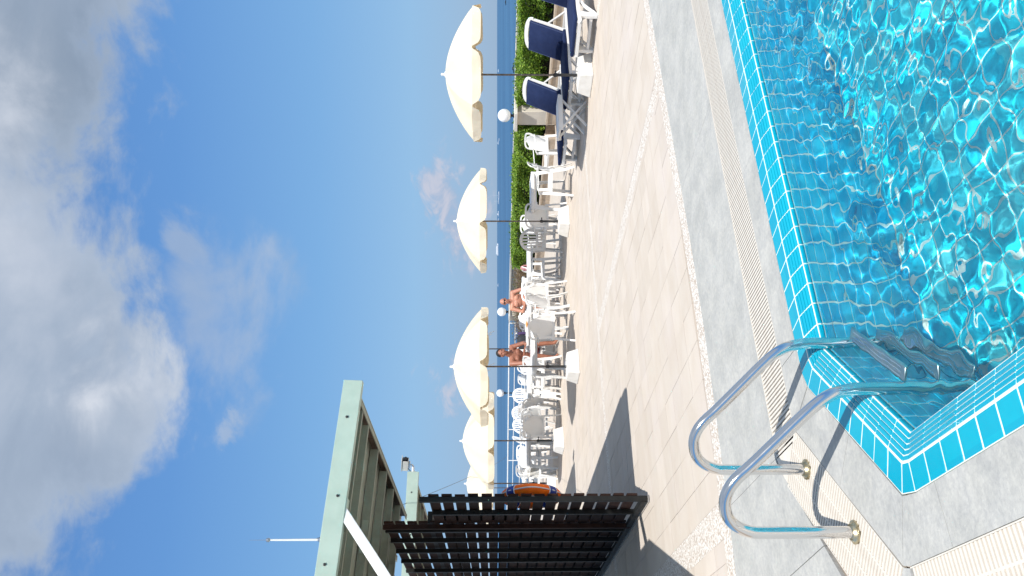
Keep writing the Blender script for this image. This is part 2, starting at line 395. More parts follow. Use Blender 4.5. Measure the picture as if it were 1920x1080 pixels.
# ------------------------------------------------------------------ mesh builder
class MB:
    def __init__(s): s.v, s.f, s.m = [], [], []

    def add(s, vs, fs, mi=0):
        o = len(s.v); s.v += [tuple(v) for v in vs]
        s.f += [tuple(i + o for i in f) for f in fs]; s.m += [mi] * len(fs); return s

    def hexa(s, b, t, mi=0):
        """b: four bottom corners (ccw seen from above), t: four top corners"""
        return s.add(list(b) + list(t), [(3, 2, 1, 0), (4, 5, 6, 7), (0, 1, 5, 4), (1, 2, 6, 5), (2, 3, 7, 6), (3, 0, 4, 7)], mi)

    def box(s, c, d, rz=0, mi=0, Rm=None):
        Q = Rm if Rm is not None else Matrix.Rotation(rz, 3, 'Z')
        c = Vector(c); hx, hy, hz_ = d[0] / 2, d[1] / 2, d[2] / 2
        P = lambda x, y, z: c + Q @ Vector((x, y, z))
        return s.hexa([P(-hx, -hy, -hz_), P(hx, -hy, -hz_), P(hx, hy, -hz_), P(-hx, hy, -hz_)], [P(-hx, -hy, hz_), P(hx, -hy, hz_), P(hx, hy, hz_), P(-hx, hy, hz_)], mi)

    def beam(s, p, q, w, h, up=(0, 0, 1), w2=None, h2=None, mi=0):
        p, q = Vector(p), Vector(q); d = (q - p).normalized(); u = Vector(up)
        if abs(d.dot(u)) > .98: u = Vector((0, 1, 0))
        x = d.cross(u).normalized(); y = x.cross(d).normalized()
        w2 = w if w2 is None else w2; h2 = h if h2 is None else h2
        c = lambda o, a, b_: [o - x * a / 2 - y * b_ / 2, o + x * a / 2 - y * b_ / 2, o + x * a / 2 + y * b_ / 2, o - x * a / 2 + y * b_ / 2]
        return s.hexa(c(p, w, h), c(q, w2, h2), mi)

    def ribbon(s, pts, ws, h, up=(0, 0, 1), mi=0):
        """a strap of width ws and thickness h following pts, welded"""
        pts = [Vector(p) for p in pts]; n = len(pts)
        if not isinstance(ws, (list, tuple)): ws = [ws] * n
        rings = []
        for i, p in enumerate(pts):
            d = (pts[min(i + 1, n - 1)] - pts[max(i - 1, 0)]).normalized(); x = d.cross(Vector(up))
            x = x.normalized() if x.length > 1e-4 else Vector((1, 0, 0)); y = x.cross(d).normalized(); a = ws[i] / 2
            rings.append([p - x * a - y * h / 2, p + x * a - y * h / 2, p + x * a + y * h / 2, p - x * a + y * h / 2])
        vs = [v for r in rings for v in r]; fs = [(3, 2, 1, 0), tuple(4 * (n - 1) + k for k in range(4))]
        for i in range(n - 1):
            for k in range(4): fs.append((4 * i + k, 4 * i + (k + 1) % 4, 4 * i + 4 + (k + 1) % 4, 4 * i + 4 + k))
        return s.add(vs, fs, mi)

    def tube(s, pts, r, n=10, mi=0, caps=True):
        pts = [Vector(p) for p in pts]; m_ = len(pts)
        if not isinstance(r, (list, tuple)): r = [r] * m_
        t0 = (pts[1] - pts[0]).normalized(); a = t0.orthogonal().normalized(); vs = []; prev = t0
        for i, p in enumerate(pts):
            t = (pts[min(i + 1, m_ - 1)] - pts[max(i - 1, 0)]).normalized()
            a = (prev.rotation_difference(t) @ a).normalized(); prev = t; b = t.cross(a)
            for k in range(n):
                th = 2 * math.pi * k / n; vs.append(p + (a * math.cos(th) + b * math.sin(th)) * r[i])
        fs = [(i * n + k, i * n + (k + 1) % n, (i + 1) * n + (k + 1) % n, (i + 1) * n + k) for i in range(m_ - 1) for k in range(n)]
        if caps: fs += [tuple(range(n - 1, -1, -1)), tuple((m_ - 1) * n + k for k in range(n))]
        return s.add(vs, fs, mi)

    def lathe(s, prof, c=(0, 0, 0), n=20, mi=0, a0=0, Q=None):
        c = Vector(c); vs = []
        for r_, z in prof:
            for k in range(n):
                v = Vector((r_ * math.cos(a0 + 2 * math.pi * k / n), r_ * math.sin(a0 + 2 * math.pi * k / n), z))
                vs.append(c + (Q @ v if Q else v))
        m_ = len(prof)
        fs = [(i * n + k, i * n + (k + 1) % n, (i + 1) * n + (k + 1) % n, (i + 1) * n + k) for i in range(m_ - 1) for k in range(n)]
        fs += [tuple(range(n - 1, -1, -1)), tuple((m_ - 1) * n + k for k in range(n))]
        return s.add(vs, fs, mi)

    def ball(s, c, r, n=16, m_=10, Q=None, mi=0):
        r = (r, r, r) if isinstance(r, (int, float)) else r; c = Vector(c); vs = []
        for i in range(m_ + 1):
            ph = math.pi * i / m_
            for k in range(n):
                th = 2 * math.pi * k / n; v = Vector((r[0] * math.sin(ph) * math.cos(th), r[1] * math.sin(ph) * math.sin(th), -r[2] * math.cos(ph)))
                vs.append(c + (Q @ v if Q else v))
        fs = [(i * n + k, i * n + (k + 1) % n, (i + 1) * n + (k + 1) % n, (i + 1) * n + k) for i in range(m_) for k in range(n)]
        return s.add(vs, fs, mi)

    def shell(s, fn, nu, nv, th, mi=0):
        """thick sheet from fn(u, v) with u, v in 0..1"""
        P = [[Vector(fn(i / nu, j / nv)) for j in range(nv + 1)] for i in range(nu + 1)]
        Nn = []
        for i in range(nu + 1):
            row = []
            for j in range(nv + 1):
                du = P[min(i + 1, nu)][j] - P[max(i - 1, 0)][j]; dv = P[i][min(j + 1, nv)] - P[i][max(j - 1, 0)]
                c = du.cross(dv); row.append(c.normalized() if c.length > 1e-9 else Vector((0, 0, 1)))
            Nn.append(row)
        k = (nu + 1) * (nv + 1); idx = lambda i, j, l=0: l * k + i * (nv + 1) + j
        vs = [P[i][j] + Nn[i][j] * th / 2 for i in range(nu + 1) for j in range(nv + 1)] + [P[i][j] - Nn[i][j] * th / 2 for i in range(nu + 1) for j in range(nv + 1)]
        fs = []
        for i in range(nu):
            for j in range(nv):
                fs.append((idx(i, j), idx(i + 1, j), idx(i + 1, j + 1), idx(i, j + 1))); fs.append((idx(i, j, 1), idx(i, j + 1, 1), idx(i + 1, j + 1, 1), idx(i + 1, j, 1)))
        for i in range(nu):
            fs.append((idx(i, 0), idx(i, 0, 1), idx(i + 1, 0, 1), idx(i + 1, 0))); fs.append((idx(i, nv), idx(i + 1, nv), idx(i + 1, nv, 1), idx(i, nv, 1)))
        for j in range(nv):
            fs.append((idx(0, j), idx(0, j + 1), idx(0, j + 1, 1), idx(0, j, 1))); fs.append((idx(nu, j), idx(nu, j, 1), idx(nu, j + 1, 1), idx(nu, j + 1)))
        return s.add(vs, fs, mi)

    def poly(s, pts, z0, z1, mi=0):
        """prism over a polygon (ccw)"""
        n = len(pts); vs = [(p[0], p[1], z0) for p in pts] + [(p[0], p[1], z1) for p in pts]
        fs = [tuple(range(n - 1, -1, -1)), tuple(range(n, 2 * n))] + [(i, (i + 1) % n, n + (i + 1) % n, n + i) for i in range(n)]
        return s.add(vs, fs, mi)

    def mesh(s, name, mats, smooth=None):
        me = bpy.data.meshes.new(name); me.from_pydata(s.v, [], s.f)
        for m_ in (mats if isinstance(mats, (list, tuple)) else [mats]): me.materials.append(m_)
        if any(s.m): me.polygons.foreach_set('material_index', s.m)
        bm = bmesh.new(); bm.from_mesh(me); bmesh.ops.recalc_face_normals(bm, faces=bm.faces)
        bm.to_mesh(me); bm.free()
        if smooth:
            me.shade_smooth(); me.set_sharp_from_angle(angle=R(smooth))
        me.update(); return me

    def build(s, name, mats, parent=None, smooth=None, bevel=0, loc=None):
        me = s.mesh(name, mats, smooth)
        o = bpy.data.objects.new(name, me); COL.objects.link(o)
        if parent is not None: o.parent = parent
        if loc is not None: o.location = loc
        if bevel:
            b = o.modifiers.new('bevel', 'BEVEL'); b.width = bevel; b.segments = 2; b.limit_method = 'ANGLE'; b.angle_limit = R(40)
            if not smooth: me.shade_smooth(); me.set_sharp_from_angle(angle=R(50))
        return o


def link_mesh(name, me, parent=None, loc=(0, 0, 0), rz=0, scale=(1, 1, 1)):
    o = bpy.data.objects.new(name, me); COL.objects.link(o); o.location = loc; o.rotation_euler = (0, 0, rz); o.scale = scale
    if parent is not None: o.parent = parent
    return o


def tag(o, label=None, cat=None, group=None, kind=None):
    if label: o['label'] = label
    if cat: o['category'] = cat
    if group: o['group'] = group
    if kind: o['kind'] = kind
    return o


def thing(name, label, cat, loc=(0, 0, 0), rz=0, group=None):
    o = bpy.data.objects.new(name, None); COL.objects.link(o); o.location = loc; o.rotation_euler = (0, 0, rz); o.empty_display_size = .1
    return tag(o, label, cat, group)


def copy_tree(o, parent=None):
    c = o.copy(); COL.objects.link(c); c.parent = parent
    for ch in list(o.children): copy_tree(ch, c)
    return c


def smoothpath(pts, k=4):
    """Catmull-Rom through pts"""
    P = [Vector(p) for p in pts]; P = [P[0]] + P + [P[-1]]; out = []
    for i in range(1, len(P) - 2):
        for j in range(k):
            t = j / k; a, b, c, d_ = P[i - 1], P[i], P[i + 1], P[i + 2]
            out.append(.5 * ((2 * b) + (c - a) * t + (2 * a - 5 * b + 4 * c - d_) * t * t + (3 * b - a - 3 * c + d_) * t ** 3))
    out.append(P[-2]); return out


# ================================================================== SETTING: sea
sea_m = mat('sea_water', (.030, .105, .215), .42, spec=.35)
def _sea():
    n = N(sea_m.node_tree); b = sea_m.node_tree.nodes['Principled BSDF']; pos = n.new('ShaderNodeNewGeometry').outputs['Position']
    mp = n.new('ShaderNodeMapping'); mp.inputs['Rotation'].default_value = (0, 0, YAW); mp.inputs['Scale'].default_value = (.25, 1, 1); n.link(pos, mp.inputs[0])
    f, _ = n.noise(mp.outputs[0], .012, 6, .6, .6); f2, _ = n.noise(mp.outputs[0], .9, 6, .65)
    c = n.mix(n.smooth(f, .35, .7), (.022, .085, .185, 1), (.045, .145, .275, 1)); n.link(c, b.inputs['Base Color'])
    bp = n.new('ShaderNodeBump'); bp.inputs['Distance'].default_value = .25; bp.inputs['Strength'].default_value = .8; n.link(f2, bp.inputs['Height']); n.link(bp.outputs[0], b.inputs['Normal'])
_sea()
SEA_Z = -3.0
mb = MB(); ring = [(50000 * math.cos(2 * math.pi * k / 96), 50000 * math.sin(2 * math.pi * k / 96), 0) for k in range(96)]
mb.add(ring, [tuple(range(96))])
sea = mb.build('sea', sea_m); sea.location = (0, 0, SEA_Z); tag(sea, kind='structure')

# ================================================================== SETTING: terrace
def gcurve(a):
    """outer edge of the slate border: it bows slightly"""
    return float(np.interp(a, [-3, -1, .2, .85, 1.25, 1.9, 2.65, 3.3, 3.9, 5.0, 5.9, 7.5, 9.5, 14], [5.4, 5.02, 4.85, 4.785, 4.74, 4.69, 4.665, 4.69, 4.73, 4.79, 4.85, 4.96, 5.11, 5.4]))
PEB = 0.165
RAIL0, RAIL1 = (14.5, 26.35), (10.1, 35.3)
deck = [(-14, 3.3), (13.3, 3.3), (14.9, 3.3), (14.9, 26.6), (10.15, 35.4), (5.0, 46), (-14, 46)]
mb = MB(); mb.poly(deck, -.6, -.02)
mb.poly([(-14, -10), (.715, -10), (.715, 2.59), (.735, 2.67), (1.42, 3.28), (1.42, 3.298), (-14, 3.298)], -.6, -.02)
mb.poly([(13.3, -10), (14.9, -10), (14.9, 3.298), (13.3, 3.298)], -.6, -.02)
terrace = mb.build('terrace_floor', M['mortar']); tag(terrace, kind='structure')

# far paving as one sheet (too fine to tell the stones apart)
paving = bpy.data.objects.new('stone_paving', None); COL.objects.link(paving); tag(paving, kind='structure')
XA, XB, YB = -2.43, 12.6, 14.3          # tiled-by-piece field
mb = MB()
def sheetrect(mb, x0, x1, y0, y1, z=0.0, step=None): mb.poly([(x0, y0), (x1, y0), (x1, y1), (x0, y1)], -.0195, z)
sheetrect(mb, -13.9, 12.45, 14.3, 46 - 10.8)
mb.poly([(-13.9, 35.203), (10.05, 35.203), (4.95, 45.9), (-13.9, 45.9)], -.0195, 0)
sheetrect(mb, 12.453, 14.85, 14.3, 26.5); mb.poly([(12.453, 26.503), (14.8, 26.503), (12.453, 30.9)], -.0195, 0)
sheetrect(mb, -13.9, XA - .003, 5.0, 14.297)
o = mb.build('paving_sheet', M['stone_far'], paving); tag(o, kind='stuff')

# pebble bands
def band(pts, name='pebble_band'):
    m_ = MB(); m_.poly(pts, -.0195, -.001); return m_.build(name, M['pebble'], paving)
mb = MB(); aa = np.arange(-2.43, 12.61, .15)
for a0, a1 in zip(aa, aa[1:]):
    mb.poly([(a0, gcurve(a0)), (a1, gcurve(a1)), (a1, gcurve(a1) + PEB), (a0, gcurve(a0) + PEB)], -.0195, -.001)
mb.build('pebble_band', M['pebble'], paving)
SX = [(1.10, 1.325), (4.90, 5.10), (8.70, 8.90)]; SY = (9.50, 9.69)
for x0, x1 in SX: band([(x0, gcurve(x0) + PEB), (x1, gcurve(x1) + PEB), (x1, SY[0] - .001 if x0 > 2 else 14.29), (x0, SY[0] - .001 if x0 > 2 else 14.29)])
band([(1.326, SY[0]), (12.6, SY[0]), (12.6, SY[1]), (1.326, SY[1])])

# stone tiles one by one
JW = .0014
xcuts = [XA + .2975 * k for k in range(0, 60) if XA + .2975 * k < XB]
ox = 2.15; xs_all = [ox + .2975 * k for k in range(-16, 36)]; ys_all = [5.175 + .30 * k for k in range(-2, 32)]
bays_x = [(XA, 1.10), (1.325, 4.90), (5.10, 8.70), (8.90, XB)]
def cuts(lo, hi, allc): return [lo] + [c for c in allc if lo + .06 < c < hi - .06] + [hi]
cells = []
for x0, x1, y0, y1 in [(XA, 1.10, 4.6, YB)] + [(a_, b_, 4.6, SY[0]) for a_, b_ in bays_x[1:]] + [(1.325, XB, SY[1], YB)]:
    if True:
        cx_ = cuts(x0, x1, xs_all); cy_ = cuts(y0, y1, ys_all)
        for xa, xb in zip(cx_, cx_[1:]):
            for ya, yb in zip(cy_, cy_[1:]):
                la, lb = gcurve(xa) + PEB, gcurve(xb) + PEB
                if max(la, lb) > yb - .04: continue
                q = [(xa + JW, max(ya, la) + JW), (xb - JW, max(ya, lb) + JW), (xb - JW, yb - JW), (xa + JW, yb - JW)]
                cells.append(q)
def in_view(p, m_=1.06):
    v = Vector((p[0], p[1], (p[2] if len(p) > 2 else 0) - CAM_H)); dep = v.dot(FWD)
    if dep < .2: return False
    return abs(v.dot(RIGHT) / dep) < 540 / FPX * m_ and abs(v.dot(UP) / dep) < 960 / FPX * m_
def dist(q): return math.hypot(sum(p[0] for p in q) / 4, sum(p[1] for p in q) / 4)
vis = sorted([q for q in cells if in_view(q[0]) or in_view(q[2])], key=dist)
single = vis[:298]; ids = {id(q) for q in single}; rest = [q for q in cells if id(q) not in ids]
for q in single:
    lift = rng.uniform(-.0012, .0008); c = (sum(p[0] for p in q) / 4, sum(p[1] for p in q) / 4)
    tx, ty = rng.uniform(-.002, .002, 2)
    m_ = MB(); top = [(p[0] - c[0], p[1] - c[1], lift + (p[0] - c[0]) * tx * 2 + (p[1] - c[1]) * ty * 2) for p in q]
    m_.hexa([(p[0] - c[0], p[1] - c[1], -.0195) for p in q], top)
    m_.build('stone_tile', M['stone'], paving, loc=(c[0], c[1], 0))
mb = MB()
for q in rest:
    lift = rng.uniform(-.0012, .0008); mb.hexa([(p[0], p[1], -.0195) for p in q], [(p[0], p[1], lift) for p in q])
tag(mb.build('stone_tiles', M['stone'], paving), kind='stuff')

# ================================================================== SETTING: slate border, gratings, pool edge
C0 = Vector((.725, 2.575, 0)); C1 = Vector((.742, 2.665, 0)); B1 = Vector((1.385, 3.235, 0)); A0 = Vector((1.475, 3.27, 0))
XEND, YEND = 13.2, -3.2
border = bpy.data.objects.new('slate_border', None); COL.objects.link(border); tag(border, kind='structure')
def slab(pts): 
    c = (sum(p[0] for p in pts) / len(pts), sum(p[1] for p in pts) / len(pts)); m_ = MB()
    m_.poly([((p[0] - c[0]) * .9992, (p[1] - c[1]) * .9992) for p in pts], -.0195, float(rng.uniform(-.0008, .0004)))
    return m_.build('slate_slab', M['slate'], border, loc=(c[0], c[1], 0))
GA0, GA1 = 3.49, 3.785          # grating along the far edge
GD = [(1.28, 3.49), (.525, 2.79), (.27, 3.05), (1.205, 3.785)]   # diagonal grating: inner a, inner b, outer b, outer a
GC0, GC1 = .515, .215
# outer strip along A
x = 1.24; first = True
while x < XEND:
    x2 = min(x + .60, XEND); slab([(x, GA1 + .002), (x2, GA1 + .002), (x2, gcurve(x2) - .002), (x, gcurve(x) - .002)]); x = x2
# outer corner pieces
slab([(1.238, GA1 + .002), (1.238, gcurve(1.24) - .002), (.55, gcurve(.55) - .002), (.735, 3.42)][::-1][::-1] if False else [(.735, 3.421), (1.201, 3.79), (1.238, 3.79), (1.238, gcurve(1.24) - .002), (.62, gcurve(.62) - .002)])
slab([(.266, 3.052), (.731, 3.419), (.616, gcurve(.62) - .002), (-.10, gcurve(-.1) - .002)])
slab([(.262, 3.05), (-.106, gcurve(-.1) - .002), (-1.2, gcurve(-1.2) - .002), (-1.2, 3.05)])
yb = 3.046
while yb > YEND:
    y2 = max(yb - .6, YEND); slab([(-.5, y2), (.212, y2), (.212, yb), (-.5, yb)]); slab([(-1.2, y2), (-.503, y2), (-.503, yb), (-1.2, yb)]); yb = y2
slab([(.215, 2.745), (.512, 2.745), (.522, 2.788), (.268, 3.046), (.215, 3.0)])
# inner strip
x = 1.29
slab([(1.285, 3.488), (1.395, 3.242), (1.478, 3.275), (1.60, 3.275), (1.60, 3.488)])
x = 1.603
while x < XEND:
    x2 = min(x + .60, XEND); slab([(x, 3.275), (x2, 3.275), (x2, GA0 - .002), (x, GA0 - .002)]); x = x2
slab([(.530, 2.786), (.738, 2.671), (1.062, 2.955), (.905, 3.139)]); slab([(.907, 3.141), (1.065, 2.957), (1.388, 3.241), (1.282, 3.486)])
slab([(.517, 2.742), (.517, 2.45), (.722, 2.45), (.722, 2.575), (.736, 2.668), (.528, 2.784)])
yb = 2.447
while yb > YEND:
    y2 = max(yb - .6, YEND); slab([(.517, y2), (.722, y2), (.722, yb), (.517, yb)]); yb = y2

# gratings: ribs over a dark channel
def grating(label_, p0, p1, width, pitch=.0218, limit=300):
    """ribs laid across the strip that starts at p0 and runs to p1 (inner edge), width to its left"""
    p0, p1 = Vector((*p0, 0)), Vector((*p1, 0)); L = (p1 - p0).length; e = (p1 - p0).normalized(); nn = Vector((-e.y, e.x, 0)) * (1 if width > 0 else -1); W = abs(width)
    rz = math.atan2(e.y, e.x)
    root = bpy.data.objects.new('drain_grating', None); COL.objects.link(root); root.location = p0; root.rotation_euler = (0, 0, rz); tag(root, kind='structure')
    sgn = 1 if width > 0 else -1
    m_ = MB(); m_.box((L / 2, sgn * W / 2, -.0188), (L, W - .004, .0012)); m_.build('channel', M['channel'], root)
    rib = MB(); rib.box((0, 0, -.0078), (pitch - .0100, W - .012, .0146)); rme = rib.mesh('rib', M['grate'])
    n = int(L / pitch)
    for i in range(min(n, limit)): link_mesh('rib', rme, root, ((i + .5) * pitch, sgn * W / 2, float(rng.uniform(-.0006, .0004))))
    if n > limit:
        m_ = MB()
        for i in range(limit, n): m_.box(((i + .5) * pitch, sgn * W / 2, -.0078), (pitch - .0100, W - .012, .0146))
        tag(m_.build('ribs', M['grate'], root), kind='stuff')
    for f in ((.333, .667) if label_ else ()):
        m_ = MB(); m_.box((L / 2, sgn * W * f, -.0085), (L, .009, .0150)); m_.build('tie_bar', M['grate'], root)
    for f in (0, 1):
        m_ = MB(); m_.box((L / 2, sgn * (f * W + (.003 if f == 0 else -.003)), -.008), (L, .0045, .016)); m_.build('edge_trim', M['grate'], root)
    return root
grating('', (1.235, GA0), (XEND, GA0), GA1 - GA0)
dl = math.hypot(GD[0][0] - GD[1][0], GD[0][1] - GD[1][1])
grating('tied', (GD[1][0], GD[1][1]), (GD[0][0], GD[0][1]), .300)
grating('tied', (.515, YEND), (.515, 2.74), .298)
gn = Vector((-(GD[0][1] - GD[1][1]), GD[0][0] - GD[1][0], 0)).normalized() * .300
mb = MB(); mb.poly([(1.233, GA0), (1.233, GA1), (GD[0][0] + gn.x + .004, GD[0][1] + gn.y), (GD[0][0] + .003, GD[0][1] - .001)], -.0195, -.0012)
mb.build('corner_plate', M['grate'], border)

# turquoise coping: flat tile + grooved nosing tile, following A, diagonal and C
coping = bpy.data.objects.new('pool_coping', None); COL.objects.link(coping); tag(coping, kind='structure')
bed = MB()
path = [Vector((XEND, 3.27, 0)), A0, B1, C1, C0, Vector((.725, YEND, 0))]
def offset(path, d_):
    out = []
    for i, p in enumerate(path):
        dirs = []
        if i > 0: dirs.append((path[i] - path[i - 1]).normalized())
        if i < len(path) - 1: dirs.append((path[i + 1] - path[i]).normalized())
        ns = [Vector((-t.y, t.x, 0)) for t in dirs]          # left of travel = pool side
        if len(ns) == 2:
            b = (ns[0] + ns[1]); b = b / b.length; k = 1 / max(.3, b.dot(ns[0])); out.append(p + b * d_ * k)
        else: out.append(p + ns[0] * d_)
    return out
O0, O1, O2 = path, offset(path, .103), offset(path, .203)
NZ = -.030                                              # lip of the nosing
for i in range(len(path) - 1):
    L = (O0[i + 1] - O0[i]).length; n = max(1, round(L / .107)); far = i == 0
    for k in range(n):
        t0, t1 = k / n, (k + 1) / n; gap = .0035 / L
        lerp = lambda P, t: P[i].lerp(P[i + 1], t)
        a0_, a1_ = lerp(O0, t0 + gap), lerp(O0, t1 - gap); b0, b1 = lerp(O1, t0 + gap * 1.1), lerp(O1, t1 - gap * 1.1); c0, c1 = lerp(O2, t0 + gap * 1.2), lerp(O2, t1 - gap * 1.2)
        e = (b0 - a0_).normalized()
        ctr = (a0_ + a1_ + c0 + c1) / 4; Z = lambda p, z: (p.x - ctr.x, p.y - ctr.y, z)
        ez = float(rng.uniform(-.0007, .0007))
        m_ = MB(); p = [a0_ + e * .003, a1_ + e * .003, b1 - e * .005, b0 - e * .005]
        m_.hexa([Z(q, -.012) for q in p], [Z(q, .001 + ez) for q in p])
        m_.build('coping_tile', M['tile_dry'], coping, loc=ctr, bevel=.0012 if not far or k > n - 42 else 0)
        m_ = MB(); G_ = 5
        for r_ in range(G_):
            f0, f1 = .06 + .94 * r_ / G_, .06 + .94 * (r_ + .74) / G_
            q = [b0.lerp(c0, f0), b1.lerp(c1, f0), b1.lerp(c1, f1), b0.lerp(c0, f1)]
            z0, z1 = NZ * f0 ** 1.3, NZ * f1 ** 1.3
            m_.hexa([Z(v, z - .012) for v, z in zip(q, (z0, z0, z1, z1))], [Z(v, z + .001 + ez) for v, z in zip(q, (z0, z0, z1, z1))])
        # rounded lip of the nosing
        q = [b0.lerp(c0, .99), b1.lerp(c1, .99), b1.lerp(c1, 1.03), b0.lerp(c0, 1.03)]
        m_.hexa([Z(v, -.062) for v in q], [Z(v, z) for v, z in zip(q, (NZ - .002, NZ - .002, NZ - .009, NZ - .009))])
        m_.build('nosing_tile', M['tile_dry'], coping, loc=ctr)
    # grout bed under the two rows
    q0, q1, q2 = (O0[i], O0[i + 1]), (O1[i], O1[i + 1]), (O2[i], O2[i + 1])
    V = lambda p, z: (p.x, p.y, z)
    bed.hexa([V(q0[0], -.3), V(q0[1], -.3), V(q1[1], -.3), V(q1[0], -.3)], [V(q0[0], -.0006), V(q0[1], -.0006), V(q1[1], -.0006), V(q1[0], -.0006)])
    bed.hexa([V(q1[0], -.3), V(q1[1], -.3), V(q2[1], -.3), V(q2[0], -.3)], [V(q1[0], -.0006), V(q1[1], -.0006), V(q2[1], NZ - .0022), V(q2[0], NZ - .0022)])
bed.build('grout_bed', M['grout'], coping)

# pool shell: grout planes with single tiles proud of them
DEPTH = -1.035; TP = .107
shell_ = bpy.data.objects.new('pool_shell', None); COL.objects.link(shell_); tag(shell_, kind='structure')
W = offset(path, .206)
mb = MB()
for i in range(len(W) - 1):
    a_, b_ = W[i], W[i + 1]; t = (b_ - a_).normalized(); o_ = Vector((t.y, -t.x, 0)) * .25   # away from the water
    mb.hexa([(a_.x, a_.y, DEPTH - .2), (b_.x, b_.y, DEPTH - .2), (b_.x + o_.x, b_.y + o_.y, DEPTH - .2), (a_.x + o_.x, a_.y + o_.y, DEPTH - .2)],
            [(a_.x, a_.y, -.305), (b_.x, b_.y, -.305), (b_.x + o_.x, b_.y + o_.y, -.305), (a_.x + o_.x, a_.y + o_.y, -.305)])
    mb.hexa([(a_.x, a_.y, -.3049), (b_.x, b_.y, -.3049), (b_.x + o_.x * .02, b_.y + o_.y * .02, -.3049), (a_.x + o_.x * .02, a_.y + o_.y * .02, -.3049)],
            [(a_.x, a_.y, -.063), (b_.x, b_.y, -.063), (b_.x + o_.x * .02, b_.y + o_.y * .02, -.063), (a_.x + o_.x * .02, a_.y + o_.y * .02, -.063)])
mb.poly([(.6, YEND), (XEND, YEND), (XEND, 3.2), (.6, 3.2)], DEPTH - .15, DEPTH)
mb.poly([(XEND, YEND), (XEND + .2, YEND), (XEND + .2, 3.2), (XEND, 3.2)], DEPTH, -.02)
mb.poly([(.6, YEND - .2), (XEND, YEND - .2), (XEND, YEND), (.6, YEND)], DEPTH, -.02)
grout_shell = mb.build('grout_lining', M['grout'], shell_)
HT = (TP - .0095) / 2
tile_me = MB(); tile_me.hexa([(-HT, -HT, 0), (HT, -HT, 0), (HT, HT, 0), (-HT, HT, 0)], [(-HT + .002, -HT + .002, .004), (HT - .002, -HT + .002, .004), (HT - .002, HT - .002, .004), (-HT + .002, HT - .002, .004)])
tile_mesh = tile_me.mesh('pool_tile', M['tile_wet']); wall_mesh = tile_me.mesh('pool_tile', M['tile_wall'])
tile_corners = tile_me.v; tile_faces = tile_me.f
walls = bpy.data.objects.new('pool_wall', None); COL.objects.link(walls); tag(walls, kind='structure')
floor_ = bpy.data.objects.new('pool_floor', None); COL.objects.link(floor_); tag(floor_, kind='structure')
wall_t = []
for i in range(3):
    a_, b_ = W[i], W[i + 1]; L = (b_ - a_).length; n = max(1, round(L / TP)); t = (b_ - a_) / L; nn = Vector((-t.y, t.x, 0))
    Q = Matrix((t, Vector((0, 0, 1)), nn)).transposed()
    if Q.determinant() < 0: Q = Matrix((-t, Vector((0, 0, 1)), nn)).transposed()
    for k in range(n):
        for r_ in range(int((-.068 - DEPTH) / TP)):
            p = a_ + t * (k + .5) * L / n + Vector((0, 0, -.068 - TP * (r_ + .5)))
            wall_t.append((p, Q, L / n / TP))
floor_t = []
for i in range(int((XEND - .8) / TP)):
    for j in range(int((3.1 - YEND) / TP)):
        p = Vector((.86 + TP * (i + .5), 3.06 - TP * (j + .5), DEPTH))
        if (p.y - C1.y) > (p.x - C1.x) * .886 + .02: continue
        floor_t.append((p, Matrix.Identity(3), 1))
def lay(tiles, parent, me1, m1, keep=290):
    see = [t for t in tiles if in_view((t[0].x, t[0].y, t[0].z * .33), 1.04)]
    see.sort(key=lambda t: (t[0] - Vector((0, 0, CAM_H))).length)
    one = see[:keep]; ids = {id(t) for t in one}
    for p, Q, sx in one:
        o = bpy.data.objects.new('pool_tile', me1); COL.objects.link(o); o.parent = parent
        Mx = Q.to_4x4(); Mx.translation = p; o.matrix_local = Mx @ Matrix.Diagonal((sx, 1, 1, 1)); RECV.append(o)
    v, f = [], []; base = np.array(tile_corners)
    others = [t for t in tiles if id(t) not in ids and t[0].x < 10]
    arr = np.concatenate([(base * np.array([sx, 1, 1])) @ np.array(Q).T + np.array(p) for p, Q, sx in others])
    fs = [tuple(i + 8 * k for i in ff) for k in range(len(others)) for ff in tile_faces]
    me = bpy.data.meshes.new('pool_tiles'); me.from_pydata(arr.tolist(), [], fs); me.materials.append(m1)
    o = link_mesh('pool_tiles', me, parent); tag(o, kind='stuff'); RECV.append(o)
RECV = [grout_shell]
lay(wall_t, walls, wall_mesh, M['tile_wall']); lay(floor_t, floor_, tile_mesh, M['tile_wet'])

# water: real ripples, refracting
def water_height(X, Y):
    Z = np.zeros_like(X); r_ = np.random.default_rng(5)
    for k in range(90):
        L = 10 ** r_.uniform(-1.28, -.60); th = r_.uniform(0, 2 * math.pi); ph = r_.uniform(0, 2 * math.pi)
        amp = .0066 * L / 6.283 * min(1, (.18 / L) ** 1.0)
        Z += amp * np.sin(2 * math.pi / L * (X * math.cos(th) + Y * math.sin(th)) + ph)
    return Z
wx = np.arange(.80, 5.6, .0112); wy = np.arange(-.1, 3.14, .0112)
Xg, Yg = np.meshgrid(wx, wy, indexing='ij'); Zg = -.048 + water_height(Xg, Yg) * 1.0
nxg, nyg = Xg.shape; idx = np.arange(nxg * nyg).reshape(nxg, nyg)
vv = np.stack([Xg, Yg, Zg], -1).reshape(-1, 3)
ff = np.stack([idx[:-1, :-1], idx[1:, :-1], idx[1:, 1:], idx[:-1, 1:]], -1).reshape(-1, 4)
me = bpy.data.meshes.new('pool_water'); me.from_pydata(vv.tolist(), [], ff.tolist()); me.shade_smooth()
wm = bpy.data.materials.new('pool_water'); wm.use_nodes = True; n = N(wm.node_tree); wm.node_tree.nodes.clear()
gl = n.new('ShaderNodeBsdfGlass'); gl.inputs['IOR'].default_value = 1.333; gl.inputs['Roughness'].default_value = 0; gl.inputs[0].default_value = (.90, .985, 1, 1)
oo = n.new('ShaderNodeOutputMaterial'); n.link(gl.outputs[0], oo.inputs[0]); me.materials.append(wm)
